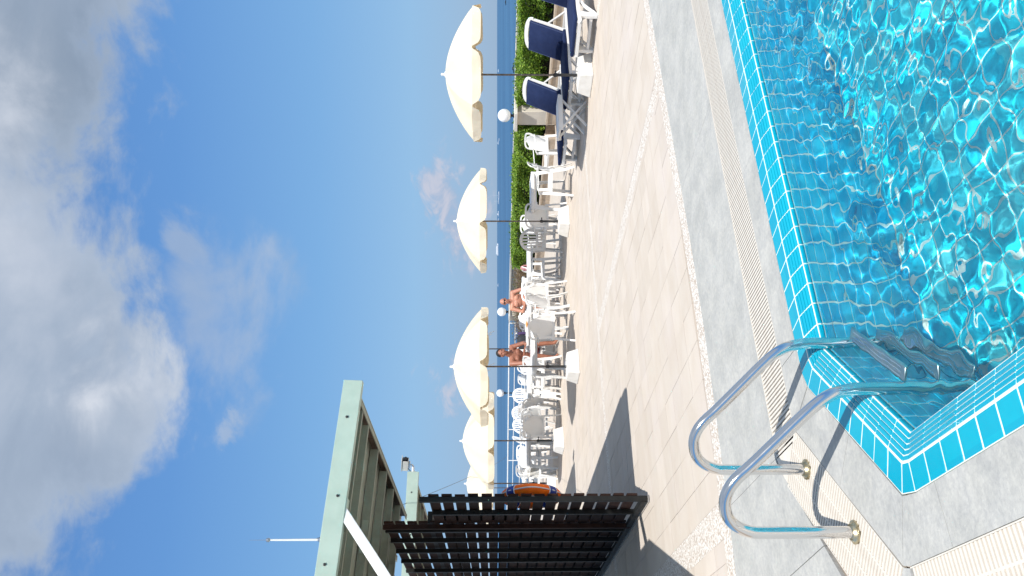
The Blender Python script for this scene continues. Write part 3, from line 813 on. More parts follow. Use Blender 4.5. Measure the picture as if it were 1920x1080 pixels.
water = link_mesh('pool_water', me); tag(water, kind='structure'); water.cycles.is_caustics_caster = True
# rest of the water surface beyond the modelled ripples
mb = MB(); mb.add([(5.598, -3.2, -.048), (13.2, -3.2, -.048), (13.2, 3.14, -.048), (5.598, 3.14, -.048)], [(0, 1, 2, 3)]); mb.add([(.80, -3.2, -.048), (5.598, -3.2, -.048), (5.598, -.102, -.048), (.80, -.102, -.048)], [(0, 1, 2, 3)])
o = mb.build('pool_water', wm); tag(o, kind='structure')

# ================================================================== pool ladder
Pb = (Vector((1.073, 3.439, 0)), Vector((.714, 3.095, 0)))
along = (Pb[0] - Pb[1]).normalized(); inn = Vector((along.y, -along.x, 0))
lad = thing('pool_ladder', 'polished steel pool ladder with two curved handrails at the cut-off corner of the pool', 'pool ladder', (Pb[0] + Pb[1]) / 2, math.atan2(inn.y, inn.x))
half = (Pb[0] - Pb[1]).length / 2
prof = [(0, .012), (0, .2), (0, .36), (.004, .41), (.03, .47), (.075, .508), (.135, .522), (.19, .512), (.24, .482), (.29, .435), (.40, .34), (.505, .25), (.555, .20), (.585, .155), (.60, .10), (.606, .03), (.608, -.3), (.608, -.70), (.60, -.80), (.55, -.86), (.46, -.87)]
for s_ in (1, -1):
    m_ = MB(); m_.tube(smoothpath([(a_, s_ * half, z_) for a_, z_ in prof], 5), .0235, 22); rl = m_.build('handrail', M['steel'], lad, smooth=60); RECV.append(rl)
    m_ = MB(); m_.lathe([(.024, .014), (.031, .014), (.034, .010), (.038, .003), (.046, .001), (.046, -.012), (.024, -.012)], (0, s_ * half, .004), 28); m_.build('flange', M['brass'], lad, smooth=40)
for z_ in (-.20, -.45, -.70):
    m_ = MB(); m_.box((.655, 0, z_), (.060, half * 2 - .04, .020)); st = m_.build('step', M['steel_dull'], lad, bevel=.006)
    for k in range(3):
        g_ = MB(); g_.box((.638 + .017 * k, 0, z_ + .0115), (.005, half * 2 - .10, .004)); RECV.append(g_.build('grip', M['steel'], st))
    RECV.append(st)
for o in RECV: o.cycles.is_caustics_receiver = True


# ================================================================== planters, walls, hedges
def cam_xy(x, d_):
    """a point x metres to the camera's right and d_ metres ahead"""
    v = RIGHT * x + FWD0 * d_; return Vector((v.x, v.y, 0))


HW = 14.62          # sea wall line
wall = thing('sea_wall', 'low cream wall with a pale coping running behind the hedges', 'wall', (HW, 0, 0))
mb = MB(); mb.box((.09, 10.2, .44), (.16, 32.2, .88)); mb.build('wall_face', M['cream_wall'], wall)
y = -5.8
while y < 26.2:
    m_ = MB(); m_.box((.09, y + .59, .915), (.26, 1.178, .066)); m_.build('coping_stone', M['cap'], wall, bevel=.006); y += 1.18

pier = thing('garden_pier', 'cream rendered cross wall with a wide cap, between two green hedges and under a globe', 'wall', (13.0, 14.05, 0))
mb = MB(); mb.box((.14, 0, .455), (.30, .46, .91)); mb.build('pier_body', M['cream_wall'], pier, bevel=.008)
mb = MB(); mb.box((.95, 0, .44), (1.31, .30, .88)); mb.build('cross_wall', M['cream_wall'], pier)
mb = MB(); mb.box((.10, 0, .95), (.50, .62, .075)); mb.build('cap', M['cap'], pier, bevel=.008)
mb = MB(); mb.box((.98, 0, .915), (1.25, .42, .065)); mb.build('cross_cap', M['cap'], pier, bevel=.006)

pier2 = thing('wall_pier', 'cream pier ending the sea wall where the metal railing starts', 'pillar', (14.40, 26.30, 0))
mb = MB(); mb.box((0, 0, .45), (.5, .42, .90)); mb.build('pier_body', M['cream_wall'], pier2, bevel=.008)
mb = MB(); mb.box((0, 0, .925), (.60, .52, .055)); mb.build('cap', M['cap'], pier2, bevel=.006)


def kerb(y0, y1, label):
    k = thing('planter_kerb', label, 'kerb', (12.55, y0, 0)); y_ = 0.0; n = 0
    while y_ < y1 - y0 - .05:
        L = min(.62 + .05 * ((n * 7) % 3 - 1), y1 - y0 - y_)
        m_ = MB(); m_.box((.09, y_ + L / 2, .235), (.20, L - .006, .05)); m_.build('kerb_stone', M['kerbstone'], k, bevel=.006)
        m_ = MB(); m_.box((.10, y_ + L / 2, .105), (.16, L - .008, .208)); m_.build('face_stone', M['kerbstone'], k, bevel=.004)
        y_ += L; n += 1
    m_ = MB(); m_.box((1.11, (y1 - y0) / 2, .115), (1.86, y1 - y0 - .01, .20)); tag(m_.build('planting_soil', M['soil'], k), kind='stuff')
    return k


kerb(4.6, 13.80, 'sandstone planter kerb below the nearer hedge, behind the sunbeds')
kerb(14.30, 26.05, 'sandstone planter kerb below the longer hedge, behind the white tables')


def leaf_cloud(name, parent, pts, nrm, size, m, rs):
    """small folded leaves scattered at pts"""
    n = len(pts); r_ = np.random.default_rng(rs)
    a = r_.normal(size=(n, 3)); a /= np.linalg.norm(a, axis=1)[:, None]
    up = nrm + r_.normal(size=(n, 3)) * .55; up /= np.linalg.norm(up, axis=1)[:, None]
    t = np.cross(up, a); t /= np.linalg.norm(t, axis=1)[:, None]; b = np.cross(up, t)
    L = size * r_.uniform(.7, 1.35, n)[:, None]; Wd = L * .34
    p0, p1 = pts - t * L / 2, pts + t * L / 2; q0, q1 = pts + b * Wd + up * L * .10, pts - b * Wd + up * L * .10
    v = np.stack([p0, q0, p1, q1], 1).reshape(-1, 3)
    f = (np.arange(n)[:, None] * 4 + np.array([[0, 1, 2]])).tolist() + (np.arange(n)[:, None] * 4 + np.array([[0, 2, 3]])).tolist()
    me = bpy.data.meshes.new(name); me.from_pydata(v.tolist(), [], f); me.materials.append(m)
    return link_mesh(name, me, parent)


def hedge(y0, y1, label, bare_from=None, seed=1, dens=1.0):
    h = thing('hedge', label, 'hedge', (0, 0, 0)); r_ = np.random.default_rng(seed)
    L = y1 - y0; top = lambda y_: .90 + .03 * np.sin(y_ * 1.9) + .025 * np.sin(y_ * 4.7 + 1)
    front = lambda y_, z_: 12.98 + .09 * np.sin(y_ * 2.3 + z_ * 3) + .06 * np.sin(y_ * 6.1 + z_ * 7) + .08 * (z_ < .4)
    n1 = int(5200 * L * .66 * dens); yy = r_.uniform(y0, y1, n1); zz = .27 + (top(yy) - .27) * r_.uniform(0, 1, n1) ** .85
    depth = np.abs(r_.normal(size=n1)) * .07
    keep = r_.uniform(size=n1) < np.clip(1.35 - 1.1 * (np.sin(yy * 5.3 + 4 * zz) * np.sin(zz * 11 + yy * 2.1) > .35) - .25 * (zz < .45), .18, 1)
    p = np.stack([front(yy, zz) + depth, yy, zz], 1)[keep]; nr = np.tile([-.8, -.15, .45], (len(p), 1))
    n2 = int(1900 * L * dens); yy = r_.uniform(y0, y1, n2); xx = r_.uniform(12.98, 14.55, n2)
    q = np.stack([xx, yy, top(yy) + r_.normal(size=n2) * .028 - .02], 1); nq = np.tile([-.1, -.1, 1.0], (n2, 1))
    # end faces and stray shoots
    n3 = int(2600 * .9); zz = r_.uniform(.25, .92, n3); e = np.stack([r_.uniform(12.98, 14.5, n3), y0 + .04 + np.abs(r_.normal(size=n3)) * .07, zz], 1); ne = np.tile([-.2, -.8, .4], (n3, 1))
    n4 = int(60 * L); yy = r_.uniform(y0, y1, n4); s_ = np.stack([r_.uniform(13.0, 14.3, n4), yy, top(yy) + r_.uniform(.02, .09, n4)], 1); ns = np.tile([0, 0, 1.0], (n4, 1))
    o = leaf_cloud('foliage', h, np.concatenate([p, q, e, s_]), np.concatenate([nr, nq, ne, ns]), .052, M['leaf'], seed + 50); tag(o, kind='stuff')
    # stems inside, and a solid dark core painted as the hedge's inner shade
    m_ = MB()
    for k in range(int(26 * L)):
        x, y_ = r_.uniform(13.05, 14.4), r_.uniform(y0 + .05, y1 - .05); q_ = Vector((x, y_, .22)); z1 = r_.uniform(.5, .84)
        m_.tube([q_, q_ + Vector((r_.normal() * .06, r_.normal() * .06, (z1 - .22) * .5)), q_ + Vector((r_.normal() * .14, r_.normal() * .14, z1 - .22))], [.010, .007, .004], 4, caps=False)
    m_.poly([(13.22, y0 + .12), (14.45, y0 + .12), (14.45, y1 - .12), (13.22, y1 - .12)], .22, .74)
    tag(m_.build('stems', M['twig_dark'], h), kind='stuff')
    return h


M['twig_dark'] = mat('shaded_stems', (.035, .032, .015), .95, var=.5, vscale=30)  # twig brown with the dimness inside the hedge put into the colour
hedge(4.6, 13.72, 'clipped green hedge behind the navy sunbeds, nearest the photo edge', seed=3)
hedge(14.34, 20.9, 'clipped green hedge behind the white tables, past the globe lamp', seed=4)
# dying stretch of hedge: bare twigs, a few dry leaves
dead = thing('dry_hedge', 'bare brown end of the hedge beside the bald man', 'dead hedge', (0, 0, 0)); r_ = np.random.default_rng(9); m_ = MB()
for k in range(680):
    x, y_ = r_.uniform(13.0, 14.4), r_.uniform(20.9, 25.9); q_ = Vector((x, y_, .22)); d1 = Vector((r_.normal() * .10, r_.normal() * .10, r_.uniform(.2, .34)))
    d2 = d1 + Vector((r_.normal() * .16, r_.normal() * .16, r_.uniform(.12, .36))); m_.tube([q_, q_ + d1, q_ + d2], [.011, .007, .003], 4, caps=False)
    m_.tube([q_ + d1, q_ + d1 + Vector((r_.normal() * .14, r_.normal() * .14, .16))], [.005, .002], 4, caps=False)
tag(m_.build('twigs', M['twig'], dead), kind='stuff')
n = 2600; yy = 20.8 + 5.1 * r_.uniform(size=n) ** 1.3; p = np.stack([r_.uniform(12.95, 14.5, n), yy, r_.uniform(.25, .86, n)], 1)
tag(leaf_cloud('dry_leaves', dead, p, np.tile([-.4, -.2, .8], (n, 1)), .045, M['dryleaf'], 77), kind='stuff')


def globe_lamp(loc, r, neck, label, pole=0.0):
    t = thing('globe_lamp', label, 'lamp', loc)
    m_ = MB(); m_.ball((0, 0, pole + neck + r * .97), r, 32, 20); m_.build('globe', M['globe'], t, smooth=180)
    m_ = MB(); m_.lathe([(r * .40, 0), (r * .40, .015), (r * .22, .02), (r * .20, neck * .8), (r * .36, neck * .85), (r * .36, neck + .03)], (0, 0, pole), 20); m_.build('collar', M['black'], t, smooth=40)
    if pole:
        m_ = MB(); m_.lathe([(.05, 0), (.05, .02), (.024, .03), (.022, pole)], (0, 0, 0), 14); m_.build('pole', M['frame_dark'], t, smooth=40)
    return t


globe_lamp((13.10, 14.07, .988), .158, .085, 'white globe lamp on the cream cross wall, largest of the globe lamps')
globe_lamp((14.44, 26.32, .953), .172, .10, 'white globe lamp on the pier beside the bald man')

# metal railing along the seaward edge
r0, r1 = cam_xy(-1.35, 30.0), cam_xy(-10.4, 36.3)
rail = thing('sea_railing', 'thin pale metal railing along the sea edge behind the bathers', 'railing', r0, math.atan2((r1 - r0).y, (r1 - r0).x)); L = (r1 - r0).length
for z_, rr in ((.93, .024), (.70, .014), (.40, .012)):
    m_ = MB(); m_.tube([(0, 0, z_), (L, 0, z_)], rr, 8); m_.build('rail', M['white_steel'], rail, smooth=60)
k = 0
while k * 1.9 <= L:
    m_ = MB(); m_.tube([(k * 1.9, 0, 0), (k * 1.9, 0, .93)], .02, 8); m_.build('post', M['white_steel'], rail, smooth=60); k += 1
p3 = at_depth(938, 737, 33.0); globe_lamp((p3.x, p3.y, 0), .165, .06, 'white globe lamp on a dark pole over the crowd of white chairs', pole=p3.z - .165 - .06)


# ================================================================== furniture prototypes
HIDE = []


def leg_path(x, y, z, sx, sy): return [(x, y, z), (x + sx * .012, y + sy * .012, z * .5), (x + sx * .035, y + sy * .045, 0.0)]


def make_chair(kind):
    """moulded plastic armchair; local +Y is the way the sitter looks"""
    t = thing('plastic_chair' if kind == 'solid' else 'slatted_chair', '', 'chair')
    P = M['plastic']
    H = .82 if kind == 'solid' else .90
    m_ = MB()
    def seat(u, v):
        x = (u - .5) * (.45 + .03 * v); y = -.21 + .45 * v; e = 2 * abs(u - .5)
        z = .425 + .012 * v - .022 * (1 - e ** 2) + (.0 if v < .88 else -.035 * ((v - .88) / .12) ** 1.5)
        return (x, y, z)
    m_.shell(seat, 10, 10, .008)
    for s in (-1, 1): m_.box((s * .228, .0, .405), (.012, .43, .045))
    m_.box((0, .235, .385), (.45, .010, .04)); m_.box((0, -.21, .39), (.42, .010, .05)); m_.build('seat', P, t, smooth=45)
    for sx in (-1, 1):
        for sy, yy in ((1, .205), (-1, -.205)):
            m_ = MB(); pts = [(sx * .235, yy, .62 if sy > 0 else .44), (sx * .238, yy + sy * .004, .40), (sx * .25, yy + sy * .02, .2), (sx * .268, yy + sy * (.035 if sy > 0 else .075), 0)]
            m_.ribbon(pts, [.05, .062, .05, .036], .012, up=(sx, 0, 0)); m_.ribbon([(p[0] - sx * .014, p[1] + sy * .018, p[2]) for p in pts], [.026, .034, .028, .022], .011, up=(0, sy, 0))
            m_.build('leg', P, t, smooth=40)
        m_ = MB(); arm = smoothpath([(sx * .205, -.275, .66 if kind == 'solid' else .64), (sx * .262, -.20, .655), (sx * .282, -.05, .645), (sx * .282, .10, .64), (sx * .262, .205, .632), (sx * .240, .232, .600)], 4)
        m_.ribbon(arm, [.03 + .028 * math.sin(math.pi * min(1, i / (len(arm) - 1) * 1.15)) for i in range(len(arm))], .014); m_.build('armrest', P, t, smooth=45)
    lean = lambda z_: -.215 - (z_ - .42) * .28
    if kind == 'solid':
        m_ = MB()
        def back(u, v):
            z_ = .40 + (H - .40) * v; wid = .39 + .05 * math.sin(math.pi * min(1, v * 1.15)) ; e = 2 * (u - .5)
            top = 1 - (max(0, (v - .72) / .28)) ** 3 * abs(e) ** 3 * .40
            return (e * wid / 2 * (1 - .16 * max(0, (v - .8) / .2) ** 2), lean(z_) + .045 * e * e * 1.0, .40 + (H - .40) * v * top)
        m_.shell(back, 12, 12, .008); m_.build('backrest', P, t, smooth=60)
        # raised rim over the shoulders, open hand holes between rim and panel
        for s in (-1, 1):
            m_ = MB(); rim = smoothpath([(s * .205, lean(.63) + .04, .655), (s * .235, lean(.70) + .03, .72), (s * .225, lean(.78) + .03, .785), (s * .165, lean(.82) + .015, H), (s * .06, lean(.82), H + .008), (0, lean(.82), H + .009)], 4)
            m_.ribbon(rim, .034, .016, up=(0, 1, .25)); m_.build('back_rim', P, t, smooth=50)
    else:
        m_ = MB(); n = 22; pts = []
        for i in range(n + 1):
            a = math.pi * i / n; x = -.225 * math.cos(a); z_ = .60 + .30 * math.sin(a) ** .8
            pts.append((x, lean(z_) + .05 * (x / .225) ** 2, z_))
        m_.ribbon(pts, .060, .013, up=(0, 1, .28)); m_.build('back_frame', P, t, smooth=50)
        for i in range(7):
            f = (i - 3) / 3; xb, xt = f * .165, f * .195; zt = .60 + .30 * (max(0, 1 - (xt / .225) ** 2)) ** .4 - .02
            m_ = MB(); zs = [.40, .52, .66, zt]; m_.ribbon([(xb + (xt - xb) * j / 3, lean(z_) + .05 * ((xb + (xt - xb) * j / 3) / .225) ** 2 - .002, z_) for j, z_ in enumerate(zs)], [.046, .040, .036, .034], .009, up=(0, 1, .28)); m_.build('slat', P, t)
        m_ = MB(); m_.ribbon([(x, lean(.55) + .05 * (x / .225) ** 2 + .004, .555 + .0 * x) for x in np.linspace(-.215, .215, 9)], .05, .012, up=(0, 1, .28)); m_.build('cross_rail', P, t, smooth=50)
    for s in (-1, 1):
        m_ = MB(); m_.ribbon([(s * .195, -.215, .40), (s * .205, lean(.55) + .03, .53), (s * .212, lean(.65) + .035, .66)], .05, .014, up=(0, 1, .2)); m_.build('back_post', P, t, smooth=45)
    return t


def make_table():
    t = thing('plastic_table', '', 'table'); P = M['plastic']; a = .43
    m_ = MB(); n = 40
    def sq(r_, z_): return [(r_ * math.copysign(abs(math.cos(th)) ** .42, math.cos(th)), r_ * math.copysign(abs(math.sin(th)) ** .42, math.sin(th)), z_) for th in [2 * math.pi * k / n for k in range(n)]]
    rings = [sq(a - .025, .655), sq(a - .004, .66), sq(a, .70), sq(a - .004, .715), sq(a - .03, .719), sq(.001, .717)]
    vs = [v for r_ in rings for v in r_]; fs = [(i * n + k, i * n + (k + 1) % n, (i + 1) * n + (k + 1) % n, (i + 1) * n + k) for i in range(5) for k in range(n)] + [tuple(range(n - 1, -1, -1))]
    m_.add(vs, fs); m_.build('table_top', P, t, smooth=35)
    for sx in (-1, 1):
        for sy in (-1, 1):
            m_ = MB(); c = Vector((sx * (a - .055), sy * (a - .055), .668))
            pts = [c + Vector((-sx * .09, 0, -.005)), c + Vector((-sx * .03, 0, -.07)), c + Vector((-sx * .005, 0, -.22)), c + Vector((sx * .02, sy * .02, -.45)), c + Vector((sx * .045, sy * .045, -.668))]
            m_.ribbon(smoothpath(pts, 3), [.16, .13, .10, .085, .075, .070, .066, .062, .058, .054, .050, .046, .044], .014, up=(0, sy, 0))
            pts = [c + Vector((0, -sy * .09, -.005)), c + Vector((0, -sy * .03, -.07)), c + Vector((0, -sy * .005, -.22)), c + Vector((sx * .02, sy * .02, -.45)), c + Vector((sx * .045, sy * .045, -.668))]
            m_.ribbon(smoothpath(pts, 3), [.16, .13, .10, .085, .075, .070, .066, .062, .058, .054, .050, .046, .044], .014, up=(sx, 0, 0)); m_.build('leg', P, t, smooth=45)
    m_ = MB()
    for s in (-1, 1): m_.box((s * (a - .06), 0, .64), (.012, 2 * a - .2, .05)); m_.box((0, s * (a - .06), .64), (2 * a - .2, .012, .05))
    m_.build('apron', P, t)
    return t


def make_lounger():
    """foot end at x = 0, head towards +X, one metre nine long"""
    t = thing('sun_lounger', '', 'sun lounger'); P = M['plastic']; Wd = .66; hx = 1.12; ang = R(66)
    m_ = MB()
    for s in (-1, 1):
        m_.ribbon(smoothpath([(-.03, s * .29, .275), (.0, s * .30, .295), (.3, s * .305, .308), (.8, s * .305, .298), (1.2, s * .305, .308), (1.72, s * .30, .295)], 4), .035, .060)
    m_.box((-.02, 0, .295), (.05, .56, .055)); m_.box((1.72, 0, .30), (.05, Wd - .06, .06)); m_.box((.62, 0, .30), (.05, Wd - .06, .04)); m_.box((1.15, 0, .30), (.05, Wd - .06, .04))
    for k in range(14): m_.box((.06 + k * .078, 0, .335), (.05, Wd - .08, .014))
    m_.build('frame', P, t, smooth=40, bevel=.004)
    for s in (-1, 1):
        for x0, dx in ((.13, -.05), (.13, .36), (1.42, -.34), (1.42, .05)):
            front = x0 < 1
            m_ = MB(); xe = (.10 if front else 1.46)
            if dx in (-.05, .05): m_.ribbon([(x0, s * .29, .29), (x0 + dx * .4, s * .292, .15), (xe, s * .295, 0)], [.11, .085, .07], .05, up=(0, 1, 0)); m_.build('leg', P, t, smooth=40, bevel=.004)
            else: m_.ribbon(smoothpath([(x0 + dx, s * .29, .295), (x0 + dx * .55, s * .292, .20), (x0 + dx * .12, s * .295, .06), (xe + dx * .02, s * .295, .02)], 3), .04, .032, up=(0, 1, 0)); m_.build('brace', P, t, smooth=40)
    for xe in (.10, 1.46):
        m_ = MB(); m_.box((xe, 0, .10), (.035, .56, .05)); m_.build('cross_bar', P, t, bevel=.004)
    # backrest
    c, s_ = math.cos(ang), math.sin(ang); B = lambda d_, y_, n_=0: (hx + d_ * c - n_ * s_, y_, .335 + d_ * s_ + n_ * c)
    m_ = MB()
    for s in (-1, 1): m_.ribbon([B(0, s * .29), B(.4, s * .295), B(.68, s * .285)], .04, .045, up=(0, 1, 0))
    m_.ribbon(smoothpath([B(.66, -.290), B(.73, -.265), B(.775, -.17), B(.79, 0), B(.775, .17), B(.73, .265), B(.66, .290)], 4), .075, .035, up=(-s_, 0, c))
    for k in range(8): q = B(.08 + k * .075, 0, -.01); m_.box(q, (.05, .56, .012), Rm=Matrix.Rotation(-ang, 3, 'Y'))
    m_.build('backrest_frame', P, t, smooth=45)
    for s in (-1, 1):
        m_ = MB(); m_.beam(B(.42, s * .25, -.02), (1.64, s * .25, .33), .022, .03); m_.build('prop', P, t)
    # navy mattress in two sections, white-edged
    def pad(L, name, place, wd=.32):
        m_ = MB(); n = 24; rings = []
        for z_, ins in ((-.032, .012), (-.020, .002), (.020, .002), (.030, .014)):
            rings.append([place(d_, y_, z_) for d_, y_ in ((.0 + ins, -wd + ins), (L * .5, -wd - .002 + ins), (L - ins, -wd + ins), (L - ins + .004, 0), (L - ins, wd - ins), (L * .5, wd + .002 - ins), (ins, wd - ins), (ins - .004, 0))])
        vs = [v for r_ in rings for v in r_]; fs = [(i * 8 + k, i * 8 + (k + 1) % 8, (i + 1) * 8 + (k + 1) % 8, (i + 1) * 8 + k) for i in range(3) for k in range(8)] + [tuple(range(7, -1, -1)), tuple(range(24, 32))]
        m_.add(vs, fs); return m_.build(name, M['navy'], t, bevel=.006)
    pad(1.17, 'seat_cushion', lambda d_, y_, z_: (-.03 + d_, y_, .366 + z_ + .006 * math.sin(d_ * 5)))
    bc = pad(.70, 'back_cushion', lambda d_, y_, z_: B(d_ + .015, y_, .036 + z_), .29)
    m_ = MB(); loop = [B(.02, -.286, .062), B(.71, -.286, .062), B(.71, .286, .062), B(.02, .286, .062)]
    for i in range(4): m_.tube([loop[i], loop[(i + 1) % 4]], .005, 6)
    m_.build('piping', M['piping'], bc)
    return t


def make_parasol(tip=2.18, rim=1.60, rad=1.0, rot=0.0, cords=False):
    t = thing('parasol', '', 'parasol')
    m_ = MB(); b = .235; tp = .185; h_ = .205
    m_.hexa([(-b, -b, .0), (b, -b, .0), (b, b, .0), (-b, b, .0)], [(-tp, -tp, h_), (tp, -tp, h_), (tp, tp, h_), (-tp, tp, h_)]); m_.build('base', M['base_white'], t, bevel=.012)
    for s in (-1, 1):
        m_ = MB(); m_.tube(smoothpath([(-.05, s * .12, h_), (-.045, s * .12, h_ + .03), (.045, s * .12, h_ + .03), (.05, s * .12, h_)], 3), .005, 6); m_.build('handle', M['steel_dull'], t)
    m_ = MB(); m_.lathe([(.022, h_ - .01), (.022, h_ + .30), (.030, h_ + .30), (.030, h_ + .345), (.022, h_ + .35), (.016, h_ + .36)], (0, 0, 0), 14); m_.tube([(0, 0, h_ + .32), (.07, 0, h_ + .32)], .008, 8); m_.ball((.075, 0, h_ + .32), .014, 8, 6); m_.build('sleeve', M['sleeve'], t, smooth=40)
    m_ = MB(); m_.tube([(0, 0, h_), (0, 0, 1.2), (0, 0, tip)], .0145, 14); m_.build('pole', M['pole'], t, smooth=60)
    m_ = MB(); m_.lathe([(.05, tip - .012), (.045, tip + .004), (.022, tip + .012), (.020, tip + .055), (.010, tip + .064)], (0, 0, 0), 16); m_.build('finial', M['plastic'], t, smooth=35)
    dome = tip - rim
    prof = lambda f: tip - .005 - dome * (1 - (max(0.0, 1 - f ** 1.75)) ** .92) * .995
    for k in range(8):
        m_ = MB(); a0, a1 = rot + 2 * math.pi * k / 8, rot + 2 * math.pi * (k + 1) / 8; wob = random.uniform(-.012, .012)
        def pan(u, v):
            f = v; a = a0 + (a1 - a0) * u; sag = math.sin(math.pi * u)
            rr = rad * f * (math.cos(math.pi / 8) / math.cos((u - .5) * (math.pi / 4)) * sag * .9 + (1 - sag * .9)) * (1 - .015 * sag * f)
            z_ = prof(f) - (.028 * sag * math.sin(math.pi * min(1, f * .9)) + wob * sag * f)
            return (rr * math.cos(a), rr * math.sin(a), z_)
        m_.shell(pan, 10, 14, .003)
        def flap(u, v):
            u2 = .02 + .96 * u; a = a0 + (a1 - a0) * u2; sag = math.sin(math.pi * u2)
            rr = rad * (math.cos(math.pi / 8) / math.cos((u2 - .5) * (math.pi / 4)) * sag * .9 + (1 - sag * .9)) * (1 - .015 * sag) + .004
            dr = .125 * (1 - abs(2 * u - 1) ** 8 * .95)
            z_ = prof(1.0) - wob * sag - dr * v
            rr += .010 * math.sin(u * 9 + k) * v + .022 * v
            return (rr * math.cos(a), rr * math.sin(a), z_ + .005)
        m_.shell(flap, 14, 4, .003)
        pn = m_.build('canopy_panel', M['cloth'], t, smooth=50)
        a = a0; m_ = MB(); m_.tube([(rad * f * math.cos(a), rad * f * math.sin(a), prof(f) - .012) for f in (.03, .25, .5, .75, .9, .99)], .006, 6)
        m_.build('rib', M['steel_dull'], t)
        m_ = MB(); m_.tube([(.03 * math.cos(a), .03 * math.sin(a), rim + .10), (rad * .55 * math.cos(a), rad * .55 * math.sin(a), prof(.55) - .02)], .005, 6); m_.build('strut', M['steel_dull'], t)
    m_ = MB(); m_.lathe([(.032, rim + .07), (.036, rim + .08), (.036, rim + .12), (.03, rim + .13)], (0, 0, 0), 12); m_.build('hub', M['plastic'], t)
    if cords:
        for a, l in ((.4, .34), (1.9, .42), (2.8, .30), (5.1, .40)):
            m_ = MB(); q = Vector((rad * .55 * math.cos(a), rad * .55 * math.sin(a), prof(.6) - .1)); m_.tube(smoothpath([q, q + Vector((.02, .01, -l * .4)), q + Vector((-.04, .03, -l * .75)), q + Vector((.03, .0, -l - .12))], 4), .006, 5); m_.build('tie_cord', M['rope'], t)
    return t


def put(o, x, y, rz=0, label=None, group=None, cat=None, z=0, sc_=1.0):
    o.location = (x, y, z); o.rotation_euler = (0, 0, rz); o.scale = (sc_,) * 3
    tag(o, label, cat, group); return o


# ------------------------------------------------------------------ parasols
PG = 'cream parasols on white block bases'
def parasol(p, tip, rim, rad, rot, label, **k): return put(make_parasol(tip, rim, rad, rot, **k), p[0], p[1], 0, label, PG)
parasol(at(1108, 141), 2.17, 1.745, 1.0, .35, 'cream parasol nearest the camera, its pole in front of the navy sunbeds')
parasol(at(1066, 415), 2.19, 1.72, 1.0, .12, 'cream parasol standing alone in front of the green hedge and the first white table')
parasol(at(1084, 687), 2.15, 1.675, 1.0, .42, 'cream parasol with its white block base on open paving in front of the seated men')
parasol((8.6, 17.6), 2.30, 1.76, 1.0, .1, 'cream parasol half hidden behind another, its pole crossing the dark-haired man', cords=True)
parasol(at(1056, 826), 2.13, 1.58, 1.0, .25, 'cream parasol between the seated men and the slatted screen, its base beside grey shade')
parasol(cam_xy(-4.68, 18.7), 2.13, 1.64, 1.0, .6, 'cream parasol cut off by the dark slatted screen')
parasol(cam_xy(-7.55, 29.5), 2.10, 1.66, 1.0, .6, 'distant parasol showing only its thin pole beside the slatted screen')

# ------------------------------------------------------------------ sun loungers
LG = 'white sun loungers with navy mattresses'
lo = make_lounger()
def lounger(px, py, z, rz, label, first=False):
    """px, py: the near corner of the foot end"""
    o = lo if first else copy_tree(lo); p = at(px, py, z); off = Matrix.Rotation(rz, 3, 'Z') @ Vector((-.02, -.29, 0))
    put(o, p.x - off.x, p.y - off.y, rz, label, LG); o.scale = (1, 1, .86); return o
lounger(1068, 151, .285, R(2), 'navy sun lounger with raised back right behind the nearest parasol pole', True)
lounger(1083, 40, .285, R(4), 'navy sun lounger cut off by the edge of the photo, showing only its foot half')
lounger(1057, 268, .285, R(-2), 'navy sun lounger farthest from the photo edge, in front of the globe lamp wall')

# small folding table between the loungers
def side_table():
    t = thing('folding_side_table', 'low white plastic side table with crossed legs in front of the third sunbed', 'side table')
    P = M['plastic']; m_ = MB(); m_.box((0, 0, .43), (.62, .40, .035)); m_.box((0, .19, .40), (.60, .02, .05)); m_.box((0, -.19, .40), (.60, .02, .05)); m_.build('table_top', P, t, bevel=.012)
    for s in (-1, 1):
        m_ = MB(); m_.beam((s * .27, s * .16, .41), (-s * .20, s * .16, 0), .045, .03); m_.build('leg', P, t, bevel=.005)
        m_ = MB(); m_.beam((-s * .27, s * .13, .41), (s * .20, s * .13, 0), .045, .03); m_.build('leg', P, t, bevel=.005)
    m_ = MB(); m_.tube([(-.02, -.17, .21), (-.02, .17, .21)], .012, 8); m_.build('pivot', P, t)
    return t
st = side_table(); p = at(1098, 221); put(st, p.x, p.y, YAW * -1 + R(14))

# ------------------------------------------------------------------ tables and chairs
table0 = make_table(); TABLES = []
def table(x, d_, rz, label, s=1.0):
    o = table0 if not TABLES else copy_tree(table0); TABLES.append(o); p = cam_xy(x, d_)
    return put(o, p.x, p.y, rz - YAW, label, 'white plastic tables', sc_=s)
def xat(py, d_): return (540 - py) / FPX * d_
chair0, fan0 = make_chair('solid'), make_chair('slatted'); used = set()
CG = 'white plastic armchairs around the tables'
def chair(py, d_, face, label, kind='solid', s=1.0):
    """py: place along the photo's long row; face: 0 away from camera, 90 to the camera's left, 180 towards it"""
    src = chair0 if kind == 'solid' else fan0
    o = src if kind not in used else copy_tree(src); used.add(kind); p = cam_xy(xat(py, d_), d_)
    return put(o, p.x, p.y, R(face) - YAW, label, CG if kind == 'solid' else 'white chairs with slatted fan backs', sc_=s)

